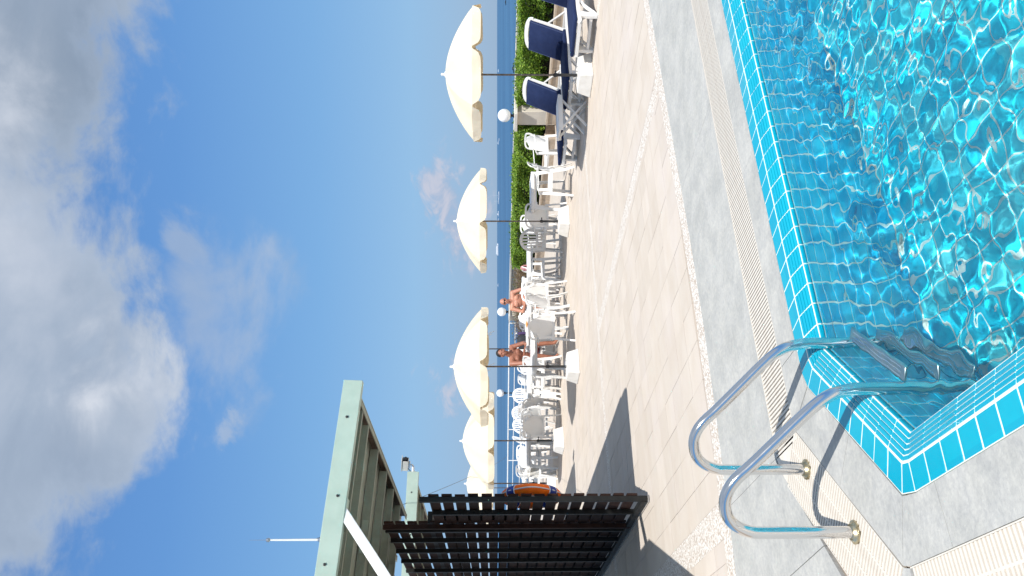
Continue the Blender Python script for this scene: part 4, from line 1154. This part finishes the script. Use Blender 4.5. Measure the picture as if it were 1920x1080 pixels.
T = [(366, 15.9, 8, 'white table behind two armchairs, nearest the sunbeds'),
     (492, 17.6, 12, 'white table beside the slatted chair, before the brown end of the hedge'),
     (662, 15.6, 18, 'white table closest to the camera, in front of the dark-haired man'),
     (630, 18.7, 5, 'white table between the two men, with a dark bag on it'),
     (596, 17.3, 12, 'white table holding an orange packet'),
     (712, 17.6, 20, 'white table behind the parasol base of the seated men'),
     (792, 21.5, 10, 'white table under the slatted chairs leaning at it'),
     (852, 18.4, 25, 'white table behind the fourth parasol base'),
     (905, 21.0, 5, 'white table beside the orange lifebuoy'),
     (548, 21.2, 0, 'white table just behind the bald man')]
for py, d_, a, lb in T: table(xat(py, d_), d_, R(a), lb)

CH = [  # photo row position, distance, facing, label, kind
    (285, 15.7, 118, 'white armchair beside the foot of the farthest sunbed, facing the pool side', 'solid'),
    (338, 14.5, 75, 'white armchair side-on at the first table, closest to the sunbeds', 'solid'),
    (410, 15.9, 8, 'greyish armchair seen from behind, at the second parasol pole', 'solid'),
    (430, 18.6, 150, 'white armchair facing the camera behind the second parasol pole', 'solid'),
    (448, 16.7, -8, 'slatted fan-back chair seen from behind beside the second parasol', 'fan'),
    (508, 16.9, -80, 'white armchair side-on before the brown hedge end', 'solid'),
    (528, 17.9, 100, 'white armchair with a pink cloth on it', 'solid'),
    (556, 15.9, 12, 'white armchair seen from behind in front of the bald man', 'solid'),
    (546, 17.6, 176, 'white armchair facing the camera, its back hiding the bald man waist', 'solid'),
    (594, 19.4, -160, 'white armchair facing the camera between the two men', 'solid'),
    (584, 15.4, 62, 'white armchair turned side-on, between the bald man and the nearest table', 'solid'),
    (612, 14.2, 4, 'nearest white armchair, back to the camera, before the seated men', 'solid'),
    (700, 16.9, 125, 'white armchair tucked behind the third parasol base', 'solid'),
    (722, 18.9, 95, 'white armchair beside the thin lamp pole', 'solid'),
    (735, 17.4, -60, 'white armchair between the third parasol and the near grey-backed chair', 'solid'),
    (747, 23.6, 170, 'slatted chair just below the thin-poled globe lamp', 'fan'),
    (778, 25.0, 178, 'slatted chair in the middle of the far row', 'fan'),
    (806, 23.8, 165, 'slatted chair of the far row next to the fourth parasol pole', 'fan'),
    (764, 18.8, -40, 'white armchair with sunlit seat in front of the slatted chairs', 'solid'),
    (800, 17.2, 10, 'grey-backed white armchair seen from behind beside the fourth parasol base', 'solid'),
    (832, 19.5, 60, 'white armchair behind the fourth parasol pole', 'solid'),
    (868, 18.2, -100, 'white armchair side-on between the fourth parasol base and the lifebuoy', 'solid'),
    (882, 20.5, 150, 'white armchair facing the camera near the lifebuoy', 'solid'),
    (905, 18.8, 85, 'white armchair right beside the orange lifebuoy', 'solid'),
    (840, 24.5, 120, 'white armchair at the railing, tipped against its table', 'fan'),
    (690, 21.5, 160, 'white armchair behind the dark-haired man', 'solid'),
    (728, 20.8, 130, 'white armchair under the thin-poled globe lamp, behind the front row', 'solid'),
    (756, 21.2, -30, 'white armchair between the table and the slatted chairs', 'solid'),
    (820, 21.0, 100, 'white armchair side-on behind the fourth parasol pole, second row', 'solid'),
    (857, 22.2, 170, 'white armchair facing the camera in the second row by the railing', 'solid'),
    (896, 23.5, 60, 'white armchair in the second row beside the cut-off parasol pole', 'solid'),
    (668, 22.6, 178, 'white armchair facing the camera beyond the dark-haired man', 'solid')]
for py, d_, a, lb, kd in CH: chair(py, d_, a, lb, kd)


# ================================================================== steel canopies, slatted screens
def steel_roof(name, label, corner, x_back, depth, z0, z1, purlins, zs):
    """flat steel canopy; corner = seaward near corner, fascia runs towards -X"""
    t = thing(name, label, 'canopy', (corner[0], corner[1], 0)); L = x_back; G, S = M['green_steel'], M['green_shade']
    m_ = MB(); m_.box((-L / 2, .004, (z0 + z1) / 2), (L, .008, z1 - z0)); m_.box((-L / 2, .036, z0 + .004), (L, .056, .008)); m_.box((-L / 2, .036, z1 - .004), (L, .056, .008)); m_.build('fascia', G, t, bevel=.003)
    m_ = MB(); m_.box((-.028, .035, (z0 + z1) / 2), (.056, .05, z1 - z0 - .018)); m_.build('end_cap', G, t)
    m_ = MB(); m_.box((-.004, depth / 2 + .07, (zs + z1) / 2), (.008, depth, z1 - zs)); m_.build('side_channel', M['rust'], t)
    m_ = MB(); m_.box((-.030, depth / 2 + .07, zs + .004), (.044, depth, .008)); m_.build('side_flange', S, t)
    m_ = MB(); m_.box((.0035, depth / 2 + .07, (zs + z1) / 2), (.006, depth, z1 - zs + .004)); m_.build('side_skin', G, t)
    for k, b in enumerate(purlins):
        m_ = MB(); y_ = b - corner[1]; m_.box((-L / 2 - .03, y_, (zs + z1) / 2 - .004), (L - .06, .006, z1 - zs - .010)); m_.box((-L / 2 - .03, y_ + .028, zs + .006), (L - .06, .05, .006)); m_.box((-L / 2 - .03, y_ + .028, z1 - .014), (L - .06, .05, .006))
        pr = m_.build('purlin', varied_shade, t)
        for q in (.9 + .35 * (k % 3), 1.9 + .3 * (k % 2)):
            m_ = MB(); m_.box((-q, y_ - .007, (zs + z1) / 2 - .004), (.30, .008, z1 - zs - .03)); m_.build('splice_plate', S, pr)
    m_ = MB(); n = int(L / .25)
    for k in range(n):
        x = -(k + .5) * L / n; m_.box((x, depth / 2 + .06, z1 + .003), (L / n, depth + .06, .004)); m_.box((x + L / n / 2, depth / 2 + .30, z1 + .013), (.06, depth, .004))
        for s in (-1, 1): m_.box((x + L / n / 2 + s * .03, depth / 2 + .30, z1 + .008), (.004, depth - .1, .012))
    m_.build('roof_sheet', S, t)
    for x, z_ in ((-.32, .55), (-.95, .45), (-1.45, .60), (-2.1, .5), (-2.7, .45)):
        m_ = MB(); m_.lathe([(.011, 0), (.011, .006), (.004, .009)], (x, -.001, z0 + (z1 - z0) * z_), 8, Q=Matrix.Rotation(R(90), 3, 'X')); m_.build('bolt', M['black'], t)
    return t


varied_shade = varied(mat('shaded_green_purlin', (.30, .325, .265), .6, col2=(.25, .265, .215), vscale=5, detail=8, bump=.001), lo=(.82, .82, .82), hi=(1.15, 1.15, 1.12))  # purlin copy of the green, underside shade mixed into its colour
cn = steel_roof('steel_canopy', 'larger pale green steel canopy overhead with a white diagonal brace', (2.60, 5.90), 4.6, 4.25, 2.50, 2.655, [6.12, 6.42, 6.78, 7.45, 8.15, 8.8, 9.5], 2.568)
cn.rotation_euler = (0, R(2.2), 0); cn.location.x -= 2.5 * math.sin(R(2.2))      # the roof falls slightly towards its free edge
m_ = MB(); m_.beam((1.56 - 2.6, .05, 2.535), (.90 - 2.6, -.03, 2.00), .075, .075, up=(0, 1, 0)); m_.build('brace', M['white_steel'], cn, bevel=.004)
m_ = MB(); m_.box((1.56 - 2.6, .05, 2.50), (.16, .09, .012)); m_.build('brace_bracket', M['green_steel'], cn)
col = thing('canopy_pillar', 'cream pillar carrying the larger steel canopy, outside the photo edge', 'pillar', (.60, 5.78, 0))
m_ = MB(); m_.box((0, 0, 1.245), (.64, .6, 2.49)); m_.build('pillar_body', M['cream_wall'], col, bevel=.01)
c2 = steel_roof('steel_canopy', 'smaller pale green steel canopy farther off, carrying the security camera', (3.66, 11.75), 4.4, 3.6, 2.60, 2.77, [12.1, 12.6, 13.1, 13.7, 14.4], 2.67)
for x, y_ in ((-3.9, .3), (-3.9, 3.4)):
    m_ = MB(); m_.box((x, y_, 1.30), (.12, .12, 2.6)); m_.build('post', M['green_steel'], c2)

scr = thing('slatted_screen', 'dark brown slatted timber screen with gaps, hiding the end of the terrace', 'screen', (1.96, 7.14, 0))
random.seed(3)
def slats(x, y0, y1, z0, z1, pitch, sh=.094, jx=.003):
    n = int((z1 - z0) / pitch + .3); L = y1 - y0; me_ = MB(); me_.box((0, 0, 0), (.020, L, sh)); me = me_.mesh('slat', M['slat'])
    for k in range(n):
        o = link_mesh('slat', me, scr, (x + random.uniform(-jx, jx), (y0 + y1) / 2 + random.uniform(-.006, .006), z0 + pitch * (k + .5))); o.rotation_euler = (random.uniform(-.004, .004), 0, 0)
slats(.035, -.03, .97, .10, 2.075, .1215)
slats(.045, .985, 4.6, .06, 2.585, .120)
slats(.145, 1.03, 4.6, .10, 2.06, .1175)
for y_, z1, w_, x_ in ((0, 2.09, .052, 0), (.46, 2.02, .04, 0), (.97, 2.56, .05, -.012), (1.16, 2.56, .045, 0), (1.62, 2.56, .045, 0), (2.15, 2.56, .045, 0), (2.7, 2.56, .045, 0), (3.3, 2.56, .05, 0), (3.9, 2.56, .045, 0), (4.55, 2.56, .05, 0)):
    m_ = MB(); m_.box((x_, y_, z1 / 2 + .02), (.045, w_, z1 - .04 if y_ else z1)); m_.build('upright', M['frame_dark'] if y_ != .97 else M['slat'], scr, bevel=.003)
m_ = MB(); m_.box((-.005, 2.3, .055), (.05, 4.6, .05)); m_.build('bottom_rail', M['frame_dark'], scr, bevel=.003)
m_ = MB(); m_.box((.0, 2.3, .012), (.06, 4.6, .012)); m_.build('ground_plate', M['steel_dull'], scr)
m_ = MB(); m_.box((.095, 2.8, 2.09), (.12, 3.6, .05)); m_.build('top_rail', M['frame_dark'], scr)

# lifebuoy hung on the seaward face of the screen
lb = thing('lifebuoy', 'orange lifebuoy with dark blue bands hanging behind the slatted screen', 'lifebuoy', (2.108, 7.58, 1.07), 0)
Rb, rb = .235, .062
def ring_seg(a0, a1, grow, n=10, k=14):
    m_ = MB(); vs = []
    for i in range(n + 1):
        a = a0 + (a1 - a0) * i / n
        for j in range(k):
            b = 2 * math.pi * j / k; rr = Rb + (rb + grow) * math.cos(b)
            vs.append(((rb + grow) * .92 * math.sin(b), rr * math.cos(a), rr * math.sin(a)))
    fs = [(i * k + j, i * k + (j + 1) % k, (i + 1) * k + (j + 1) % k, (i + 1) * k + j) for i in range(n) for j in range(k)]
    if a1 - a0 < 6: fs += [tuple(range(k)), tuple(n * k + j for j in range(k))]
    m_.add(vs, fs); return m_
ring_seg(0, 2 * math.pi, 0, 56).build('ring', M['orange'], lb, smooth=60)
for q in range(4):
    a = R(45 + 90 * q); ring_seg(a - .15, a + .15, .0022).build('band', M['blue_band'], lb, smooth=60)
    for s in (-1, 1): ring_seg(a + s * .165 - .016, a + s * .165 + .016, .0030, 3).build('stripe', M['rope'], lb, smooth=60)
    a2 = a + R(45); m_ = MB(); m_.tube(smoothpath([(.0, (Rb + rb) * math.cos(a), (Rb + rb) * math.sin(a)), (.0, (Rb + rb + .03) * math.cos(a2), (Rb + rb + .03) * math.sin(a2)), (.0, (Rb + rb) * math.cos(a2 + R(45)), (Rb + rb) * math.sin(a2 + R(45)))], 6), .006, 6); m_.build('grab_rope', M['rope'], lb)
m_ = MB(); m_.tube([(-.12, 0, .30), (-.0, 0, .30), (.0, 0, .33)], .008, 6); m_.build('hook', M['steel_dull'], lb)

# security camera
p = Vector((3.664, 11.80, 2.69)); cc = thing('security_camera', 'pale security camera on a bracket at the end of the smaller green canopy', 'camera', p, -YAW)
m_ = MB(); m_.lathe([(.040, 0), (.040, .012), (.020, .018), (.020, .085)], (0, 0, 0), 14, Q=Matrix.Rotation(R(90), 3, 'Y')); m_.build('stub', M['white_steel'], cc, smooth=40)
m_ = MB(); m_.tube(smoothpath([(.08, 0, 0), (.11, 0, .01), (.12, 0, .05)], 4), .012, 8); m_.box((.12, 0, .055), (.10, .045, .025)); m_.build('bracket', M['steel_dull'], cc)
Qc = Matrix.Rotation(R(52), 3, 'Z') @ Matrix.Rotation(R(6), 3, 'X'); HB = Vector((.125, 0, .118))
def ob(c, d, name, m, par=cc, bv=.006): m_ = MB(); m_.box(HB + Qc @ Vector(c), d, Rm=Qc); return m_.build(name, m, par, bevel=bv)
hs = ob((0, 0, 0), (.090, .22, .095), 'housing', M['ivory']); ob((0, -.01, .055), (.108, .26, .010), 'sunshield', M['ivory'])
ob((0, -.112, 0), (.072, .01, .074), 'lens_window', M['lens'], hs, .001)
m_ = MB(); m_.lathe([(.026, 0), (.026, .03), (.018, .034)], HB + Qc @ Vector((0, -.115, 0)), 16, Q=Qc @ Matrix.Rotation(R(90), 3, 'X')); m_.build('lens', M['black'], hs)
m_ = MB(); m_.tube(smoothpath([(.08, .05, .10), (.03, .06, .07), (.0, .03, .03), (.01, .01, .0)], 4), .006, 6); m_.build('cable', M['black'], cc)

# antenna on the larger canopy and its guy wire
pa = at_depth(600, 1012, 7.8); an = thing('antenna', 'thin pale whip antenna standing above the larger green canopy', 'antenna', (pa.x, pa.y, 2.70))
m_ = MB(); m_.tube([(0, 0, 0), (0, 0, .55), (0, 0, .97)], [.013, .012, .010], 10); m_.build('mast', M['white_steel'], an, smooth=60)
m_ = MB(); m_.tube([(0, 0, .97), (0, 0, 1.165)], [.004, .002], 6); m_.build('whip', M['steel_dull'], an)
for z_ in (.45, .96): m_ = MB(); m_.lathe([(.018, 0), (.022, .01), (.018, .03)], (0, 0, z_), 10); m_.build('collar', M['steel_dull'], an)
m_ = MB(); m_.box((0, 0, .006), (.12, .12, .012)); m_.build('foot_plate', M['steel_dull'], an)
w1 = at_depth(950, 856, 33.0); w0 = Vector((pa.x, pa.y, 3.22)); m_ = MB()
m_.tube([w0.lerp(w1, i / 16) - Vector((0, 0, .25 * math.sin(math.pi * i / 16))) for i in range(17)], .0045, 5)
tag(m_.build('guy_wire', M['black']), 'thin dark wire sloping from the whip antenna down towards the railing', 'wire')


# ================================================================== people
def cone(m_, p, q, r0, r1, flat=1.0):
    p, q = Vector(p), Vector(q); m_.tube([p, p.lerp(q, .5), q], [r0, (r0 + r1) / 2, r1], 14); m_.ball(p, r0, 12, 8); m_.ball(q, r1, 12, 8)


def head_parts(m_, c, Q):
    c = Vector(c); P = lambda x, y, z: c + Q @ Vector((x, y, z))
    m_.ball(c + Q @ Vector((0, -.01, .03)), (.076, .094, .090), 20, 14, Q)
    m_.ball(P(0, .018, -.035), (.058, .070, .078), 18, 12, Q); m_.ball(P(0, .055, -.088), (.026, .026, .024), 10, 8, Q)
    cone(m_, P(0, .088, .012), P(0, .106, -.026), .009, .014)
    for s in (-1, 1):
        m_.ball(P(s * .078, -.005, -.008), (.012, .022, .034), 10, 8, Q); m_.ball(P(s * .042, .062, -.028), (.022, .020, .022), 10, 8, Q); m_.ball(P(s * .030, .082, .032), (.024, .012, .008), 8, 6, Q)
    m_.ball(P(0, .083, -.056), (.024, .012, .0075), 8, 6, Q); m_.ball(P(0, .081, -.069), (.020, .011, .007), 8, 6, Q)


def hand(m_, wrist, direction, s):
    d_ = Vector(direction).normalized(); side = d_.cross(Vector((0, 0, 1))).normalized(); up = side.cross(d_)
    w = Vector(wrist); m_.ball(w + d_ * .045, (.040, .040, .020), 12, 8); cone(m_, w, w + d_ * .05, .026, .030)
    for i, (o_, L) in enumerate(((-.028, .062), (-.009, .074), (.010, .070), (.028, .055))):
        b = w + d_ * .085 + side * o_; cone(m_, b, b + d_ * L * .55 - up * .006, .0098, .0092); cone(m_, b + d_ * L * .55 - up * .006, b + d_ * L * .85 - up * .030, .0092, .008)
    b = w + d_ * .03 + side * s * .030; cone(m_, b, b + side * s * .028 + d_ * .035, .012, .011); cone(m_, b + side * s * .028 + d_ * .035, b + side * s * .030 + d_ * .066 - up * .008, .011, .009)


def person(name_label, J, skin, headQ, loc, rz, group=None):
    """J: joints in local coordinates, looking along +Y"""
    t = thing('person', name_label, 'person', loc, rz, group); m_ = MB()
    V = {k: Vector(v) for k, v in J.items()}
    pel, ch, nk = V['pelvis'], V['chest'], V['neck']; sx = (V['shR'] - V['shL']).normalized()
    Qt = Matrix((sx, (nk - pel).cross(sx).normalized(), (nk - pel).normalized())).transposed()
    m_.ball(pel, (.165, .115, .12), 18, 12, Qt); m_.ball(pel.lerp(ch, .45), (.150, .118, .15), 18, 12, Qt); m_.ball(ch, (.168, .112, .155), 18, 12, Qt)
    m_.ball(ch + Qt @ Vector((0, 0, .09)), (.165, .088, .09), 18, 12, Qt)
    m_.ball(pel.lerp(ch, .25) + Qt @ Vector((0, .045, .02)), (.12, .09, .11), 16, 10, Qt)
    for s in (-1, 1): m_.ball(ch + Qt @ Vector((s * .075, .085, .045)), (.075, .035, .055), 14, 8, Qt)
    cone(m_, nk - (nk - ch) * .25, V['head'] - Vector((0, 0, .05)), .066, .056)
    head_parts(m_, V['head'], headQ)
    for s, L in ((-1, 'L'), (1, 'R')):
        cone(m_, ch + (nk - ch) * .62, V['sh' + L], .075, .062); cone(m_, V['sh' + L], V['el' + L], .056, .040); cone(m_, V['el' + L], V['wr' + L], .040, .026)
        hand(m_, V['wr' + L], V['wr' + L] - V['el' + L], -s)
        hip = pel + sx * s * .09; cone(m_, hip, V['kn' + L], .088, .058); cone(m_, V['kn' + L], V['an' + L], .056, .036)
        f = Qt @ Vector((0, 1, 0)); f.z = 0; f.normalize(); cone(m_, V['an' + L], V['an' + L] + f * .14 + Vector((0, 0, -.045)), .036, .026)
        m_.ball(V['kn' + L].lerp(V['an' + L], .3) - f * .018, (.045, .05, .09), 12, 8)
    b = m_.build('body', skin, t); md = b.modifiers.new('skin', 'REMESH'); md.mode = 'VOXEL'; md.voxel_size = .0085; md.use_smooth_shade = True
    sm = b.modifiers.new('soften', 'SMOOTH'); sm.factor = .6; sm.iterations = 4
    return t, V, Qt


def shorts(t, V, Qt, m, band=.10):
    m_ = MB(); pel = V['pelvis']; sx = (V['shR'] - V['shL']).normalized(); m_.ball(pel + Vector((0, 0, -.005)), (.185, .135, .125), 18, 12, Qt)
    for s, L in ((-1, 'L'), (1, 'R')):
        hip = pel + sx * s * .09; q = hip.lerp(V['kn' + L], .62); m_.tube([hip, hip.lerp(q, .5), q], [.105, .100, .098], 14)
        m_.ball(hip, .105, 12, 8)
    b = m_.build('shorts', m, t); md = b.modifiers.new('skin', 'REMESH'); md.mode = 'VOXEL'; md.voxel_size = .010; md.use_smooth_shade = True


HQ = lambda yaw, pitch=0, roll=0: Euler((R(pitch), R(roll), R(yaw)), 'XYZ').to_matrix()
# bald man facing the camera
p = cam_xy(xat(563, 19.0), 19.0)
J = dict(pelvis=(0, -.05, .53), chest=(.015, -.045, .88), neck=(.02, -.02, 1.07), head=(.03, .02, 1.215), shL=(-.185, -.03, 1.02), shR=(.205, -.01, 1.03), elL=(-.30, .06, .74), elR=(.27, .10, .76),
         wrL=(-.20, .28, .66), wrR=(.02, .29, .72), knL=(-.13, .42, .50), knR=(.12, .43, .50), anL=(-.15, .44, .09), anR=(.15, .40, .09))
t, V, Qt = person('bald shirtless man in dark glasses sitting and facing the camera', J, M['skin_fair'], HQ(4, -3), (p.x, p.y, 0), R(180 - 4) - YAW)
shorts(t, V, Qt, M['dark_cloth'])
Qh = HQ(4, -3); m_ = MB(); c = V['head']
for s in (-1, 1):
    m_.ball(c + Qh @ Vector((s * .032, .092, .014)), (.026, .008, .018), 12, 8, Qh); m_.tube([c + Qh @ Vector((s * .055, .088, .018)), c + Qh @ Vector((s * .080, .02, .016)), c + Qh @ Vector((s * .082, -.01, .008))], .0035, 6)
m_.tube([c + Qh @ Vector((-.01, .100, .018)), c + Qh @ Vector((.01, .100, .018))], .004, 6); m_.build('sunglasses', M['lens'], t)
sc0 = copy_tree(chair0); put(sc0, p.x, p.y, R(180 - 4) - YAW, 'white armchair the bald man is sitting in', CG)

# dark-haired man leaning forward at a table, seen from his side
p = cam_xy(xat(670, 17.9), 17.9)
J = dict(pelvis=(0, -.14, .53), chest=(0, .03, .87), neck=(0, .13, 1.065), head=(0, .20, 1.225), shL=(-.19, .09, 1.01), shR=(.19, .09, 1.01), elL=(-.24, .20, .74), elR=(.25, .24, .76),
         wrL=(-.10, .42, .74), wrR=(.13, .47, .755), knL=(-.14, .34, .50), knR=(.14, .34, .50), anL=(-.15, .36, .09), anR=(.16, .30, .09))
t, V, Qt = person('dark-haired shirtless man in maroon shorts leaning forward at a table', J, M['skin_tan'], HQ(-12, -4), (p.x, p.y, 0), R(-148) - YAW); t.scale = (1.10, 1.10, 1.05)
shorts(t, V, Qt, M['maroon'])
Qh = HQ(-12, -4); m_ = MB(); c = V['head']; m_.ball(c + Qh @ Vector((0, -.022, .045)), (.083, .094, .088), 20, 14, Qh); m_.ball(c + Qh @ Vector((0, -.055, -.01)), (.074, .060, .07), 16, 10, Qh)
hb = m_.build('hair', M['hair'], t, smooth=180)
sc1 = copy_tree(chair0); q = Matrix.Rotation(R(-148) - YAW, 3, 'Z') @ Vector((0, -.10, 0)); put(sc1, p.x + q.x, p.y + q.y, R(-148) - YAW, 'white armchair the dark-haired man is sitting in', CG)


# ------------------------------------------------------------------ small things on tables and chairs
def cloth(name, label, cat, loc, m, w_, h_, rz=0, seed=1):
    """a soft crumpled cloth hanging over an edge"""
    r_ = np.random.default_rng(seed); ph = r_.uniform(0, 6, 4)
    t = MB()
    def f(u, v):
        x = (u - .5) * w_ * (1 + .08 * math.sin(5 * v + ph[0])); s = (v - .5) * 2; d_ = .035 * (1 if s > 0 else -1) * min(1, abs(s) * 3)
        return (x, d_ + .012 * math.sin(9 * u + ph[1]) * abs(s), -abs(s) * h_ * (1 + .12 * math.sin(4 * u + ph[2])) + .006 * math.sin(12 * u))
    t.shell(f, 14, 16, .010); o = t.build(name, m, None, smooth=180, loc=loc); o.rotation_euler = (0, 0, rz); return tag(o, label, cat)
p = cam_xy(xat(603, 19.35), 19.35); q = Matrix.Rotation(R(-160) - YAW, 3, 'Z') @ Vector((0, -.325, 0)); pc = cam_xy(xat(594, 19.4), 19.4)
cloth('towel', 'white towel hung over a chair back between the two men', 'towel', (pc.x + q.x, pc.y + q.y, .853), M['towel'], .30, .24, R(-160) - YAW, 2)
pc = cam_xy(xat(528, 17.9), 17.9); q = Matrix.Rotation(R(100) - YAW, 3, 'Z') @ Vector((0, -.32, 0))
cloth('beach_cloth', 'pink cloth hung over a white chair back near the bald man', 'cloth', (pc.x + q.x, pc.y + q.y, .855), M['pink'], .26, .20, R(100) - YAW, 5)
p = cam_xy(xat(641, 18.55), 18.55)
m_ = MB(); n_ = 16
rings = []
for z_, a_, b_ in ((0, .15, .07), (.03, .17, .085), (.12, .165, .08), (.18, .13, .055), (.20, .09, .03)):
    rings.append([(a_ * math.copysign(abs(math.cos(th)) ** .6, math.cos(th)), b_ * math.copysign(abs(math.sin(th)) ** .6, math.sin(th)), z_ + .008 * math.sin(3 * th)) for th in [2 * math.pi * k / n_ for k in range(n_)]])
vs = [v for r_ in rings for v in r_]; fs = [(i * n_ + k, i * n_ + (k + 1) % n_, (i + 1) * n_ + (k + 1) % n_, (i + 1) * n_ + k) for i in range(4) for k in range(n_)] + [tuple(range(n_ - 1, -1, -1)), tuple(range(4 * n_, 5 * n_))]
m_.add(vs, fs); bg = thing('bag', 'dark soft bag on the white table beside the dark-haired man', 'bag', (p.x, p.y, .7195), -YAW)
m_.build('bag_body', M['dark_cloth'], bg, smooth=60)
m_ = MB(); m_.tube(smoothpath([(-.08, 0, .19), (-.05, 0, .26), (.05, 0, .26), (.08, 0, .19)], 4), .007, 6); m_.build('strap', M['black'], bg)
p = cam_xy(xat(625, 18.6), 18.6); bt = thing('bottle', 'small purple bottle on the white table between the two men', 'bottle', (p.x, p.y, .7195))
m_ = MB(); m_.lathe([(.03, 0), (.036, .01), (.036, .13), (.030, .16), (.014, .19), (.014, .215)], (0, 0, 0), 16); m_.build('bottle_body', M['purple'], bt, smooth=50)
m_ = MB(); m_.lathe([(.017, .205), (.017, .235), (.012, .238)], (0, 0, 0), 14); m_.build('cap', M['plastic'], bt, smooth=40)
p = cam_xy(xat(608, 17.15), 17.15); pk = thing('snack_packet', 'orange and yellow packet lying on the white table between the men', 'packet', (p.x, p.y, .7195), .4)
m_ = MB(); m_.shell(lambda u, v: ((u - .5) * .15, (v - .5) * .10, .028 + .024 * math.sin(math.pi * u) * math.sin(math.pi * v)), 10, 8, .006); m_.shell(lambda u, v: ((u - .5) * .15, (v - .5) * .10, .024 - .020 * math.sin(math.pi * u) * math.sin(math.pi * v)), 10, 8, .006); m_.build('pouch', M['redpack'], pk, smooth=60)
m_ = MB(); m_.box((.078, 0, .026), (.012, .10, .004)); m_.box((-.078, 0, .026), (.012, .10, .004)); m_.build('seal', M['redpack'], pk)


# ================================================================== boats
def boat(py, dist_, L, label, kind='motor', px=None, rz=0.0, m='hull'):
    d_ = dist_; x = xat(py, d_); p = cam_xy(x, d_); t = thing('boat' if kind == 'motor' else 'ship' if kind == 'ship' else 'sailing_boat', label, 'boat' if kind != 'ship' else 'ship', (p.x, p.y, SEA_Z), -YAW + rz)
    m_ = MB(); B_ = L * (.16 if kind == 'ship' else .24); H_ = L * (.085 if kind != 'ship' else .07); st_ = []
    for f, wv, zk in ((-.5, .75, .12), (-.42, .95, 0), (0, 1, 0), (.3, .8, 0), (.43, .35, .03), (.5, .03, .25)):
        w_ = B_ / 2 * wv; st_.append([(f * L, -w_ * .7, -.15 * H_), (f * L, w_ * .7, -.15 * H_), (f * L * 1.0, w_, H_ * (1 + .35 * max(0, f) * 2)), (f * L, -w_, H_ * (1 + .35 * max(0, f) * 2))])
    vs = [v for s_ in st_ for v in s_]; fs = [(3, 2, 1, 0), (20, 21, 22, 23)] + [(4 * i + k, 4 * i + (k + 1) % 4, 4 * i + 4 + (k + 1) % 4, 4 * i + 4 + k) for i in range(5) for k in range(4)]
    m_.add(vs, fs); m_.build('hull', M[m], t)
    if kind == 'motor':
        m_ = MB(); m_.hexa([(-.25 * L, -B_ * .3, H_), (.12 * L, -B_ * .3, H_), (.12 * L, B_ * .3, H_), (-.25 * L, B_ * .3, H_)], [(-.22 * L, -B_ * .25, H_ * 2.1), (.04 * L, -B_ * .25, H_ * 2.1), (.04 * L, B_ * .25, H_ * 2.1), (-.22 * L, B_ * .25, H_ * 2.1)]); m_.build('cabin', M[m], t)
    elif kind == 'ship':
        m_ = MB(); m_.box((-.03 * L, 0, H_ * 1.45), (.80 * L, B_ * .86, H_ * .9)); m_.box((-.06 * L, 0, H_ * 2.15), (.66 * L, B_ * .74, H_ * .5)); m_.build('superstructure', M['hull'], t)
        m_ = MB(); m_.box((-.03 * L, 0, H_ * 1.45), (.79 * L, B_ * .87, H_ * .16)); m_.build('window_band', M['hull_dark'], t)
    else:
        m_ = MB(); m_.tube([(0, 0, H_), (0, 0, L * 1.15)], [L * .008, L * .005], 6); m_.build('mast', M['hull'], t)
        m_ = MB(); m_.tube([(0, 0, H_ * 2), (-.4 * L, 0, H_ * 2.1)], L * .007, 6); m_.build('boom', M['hull'], t)
    return t
boat(468, 3000, 46, 'long white ferry on the sea horizon between the second and third parasols', 'ship')
boat(133, 2300, 10, 'small white boat on the horizon beside the nearest parasol pole', 'motor')
boat(268, 2500, 13, 'small white boat on the horizon at the tip of the nearest parasol', 'motor')
boat(262, 1600, 6, 'tiny white boat just below the horizon near the nearest parasol', 'motor')
boat(366, 1700, 15, 'anchored yacht with a tall bare mast beside the second parasol', 'sail')
boat(377, 1900, 14, 'second anchored yacht, smaller, right beside the tall masted one', 'sail')
boat(401, 2300, 16, 'low white boat on the horizon next to the second parasol pole', 'motor')
boat(412, 2400, 9, 'small pale boat on the horizon behind the second parasol pole', 'motor')
boat(535, 3000, 12, 'tiny pale boat on the horizon behind the bald man', 'motor')
boat(127, 205, 2.6, 'dark dinghy close inshore just above the nearer hedge', 'motor', m='hull_dark')
boat(3, 380, 3.4, 'dark small boat on the sea at the photo edge', 'motor', m='hull_dark')
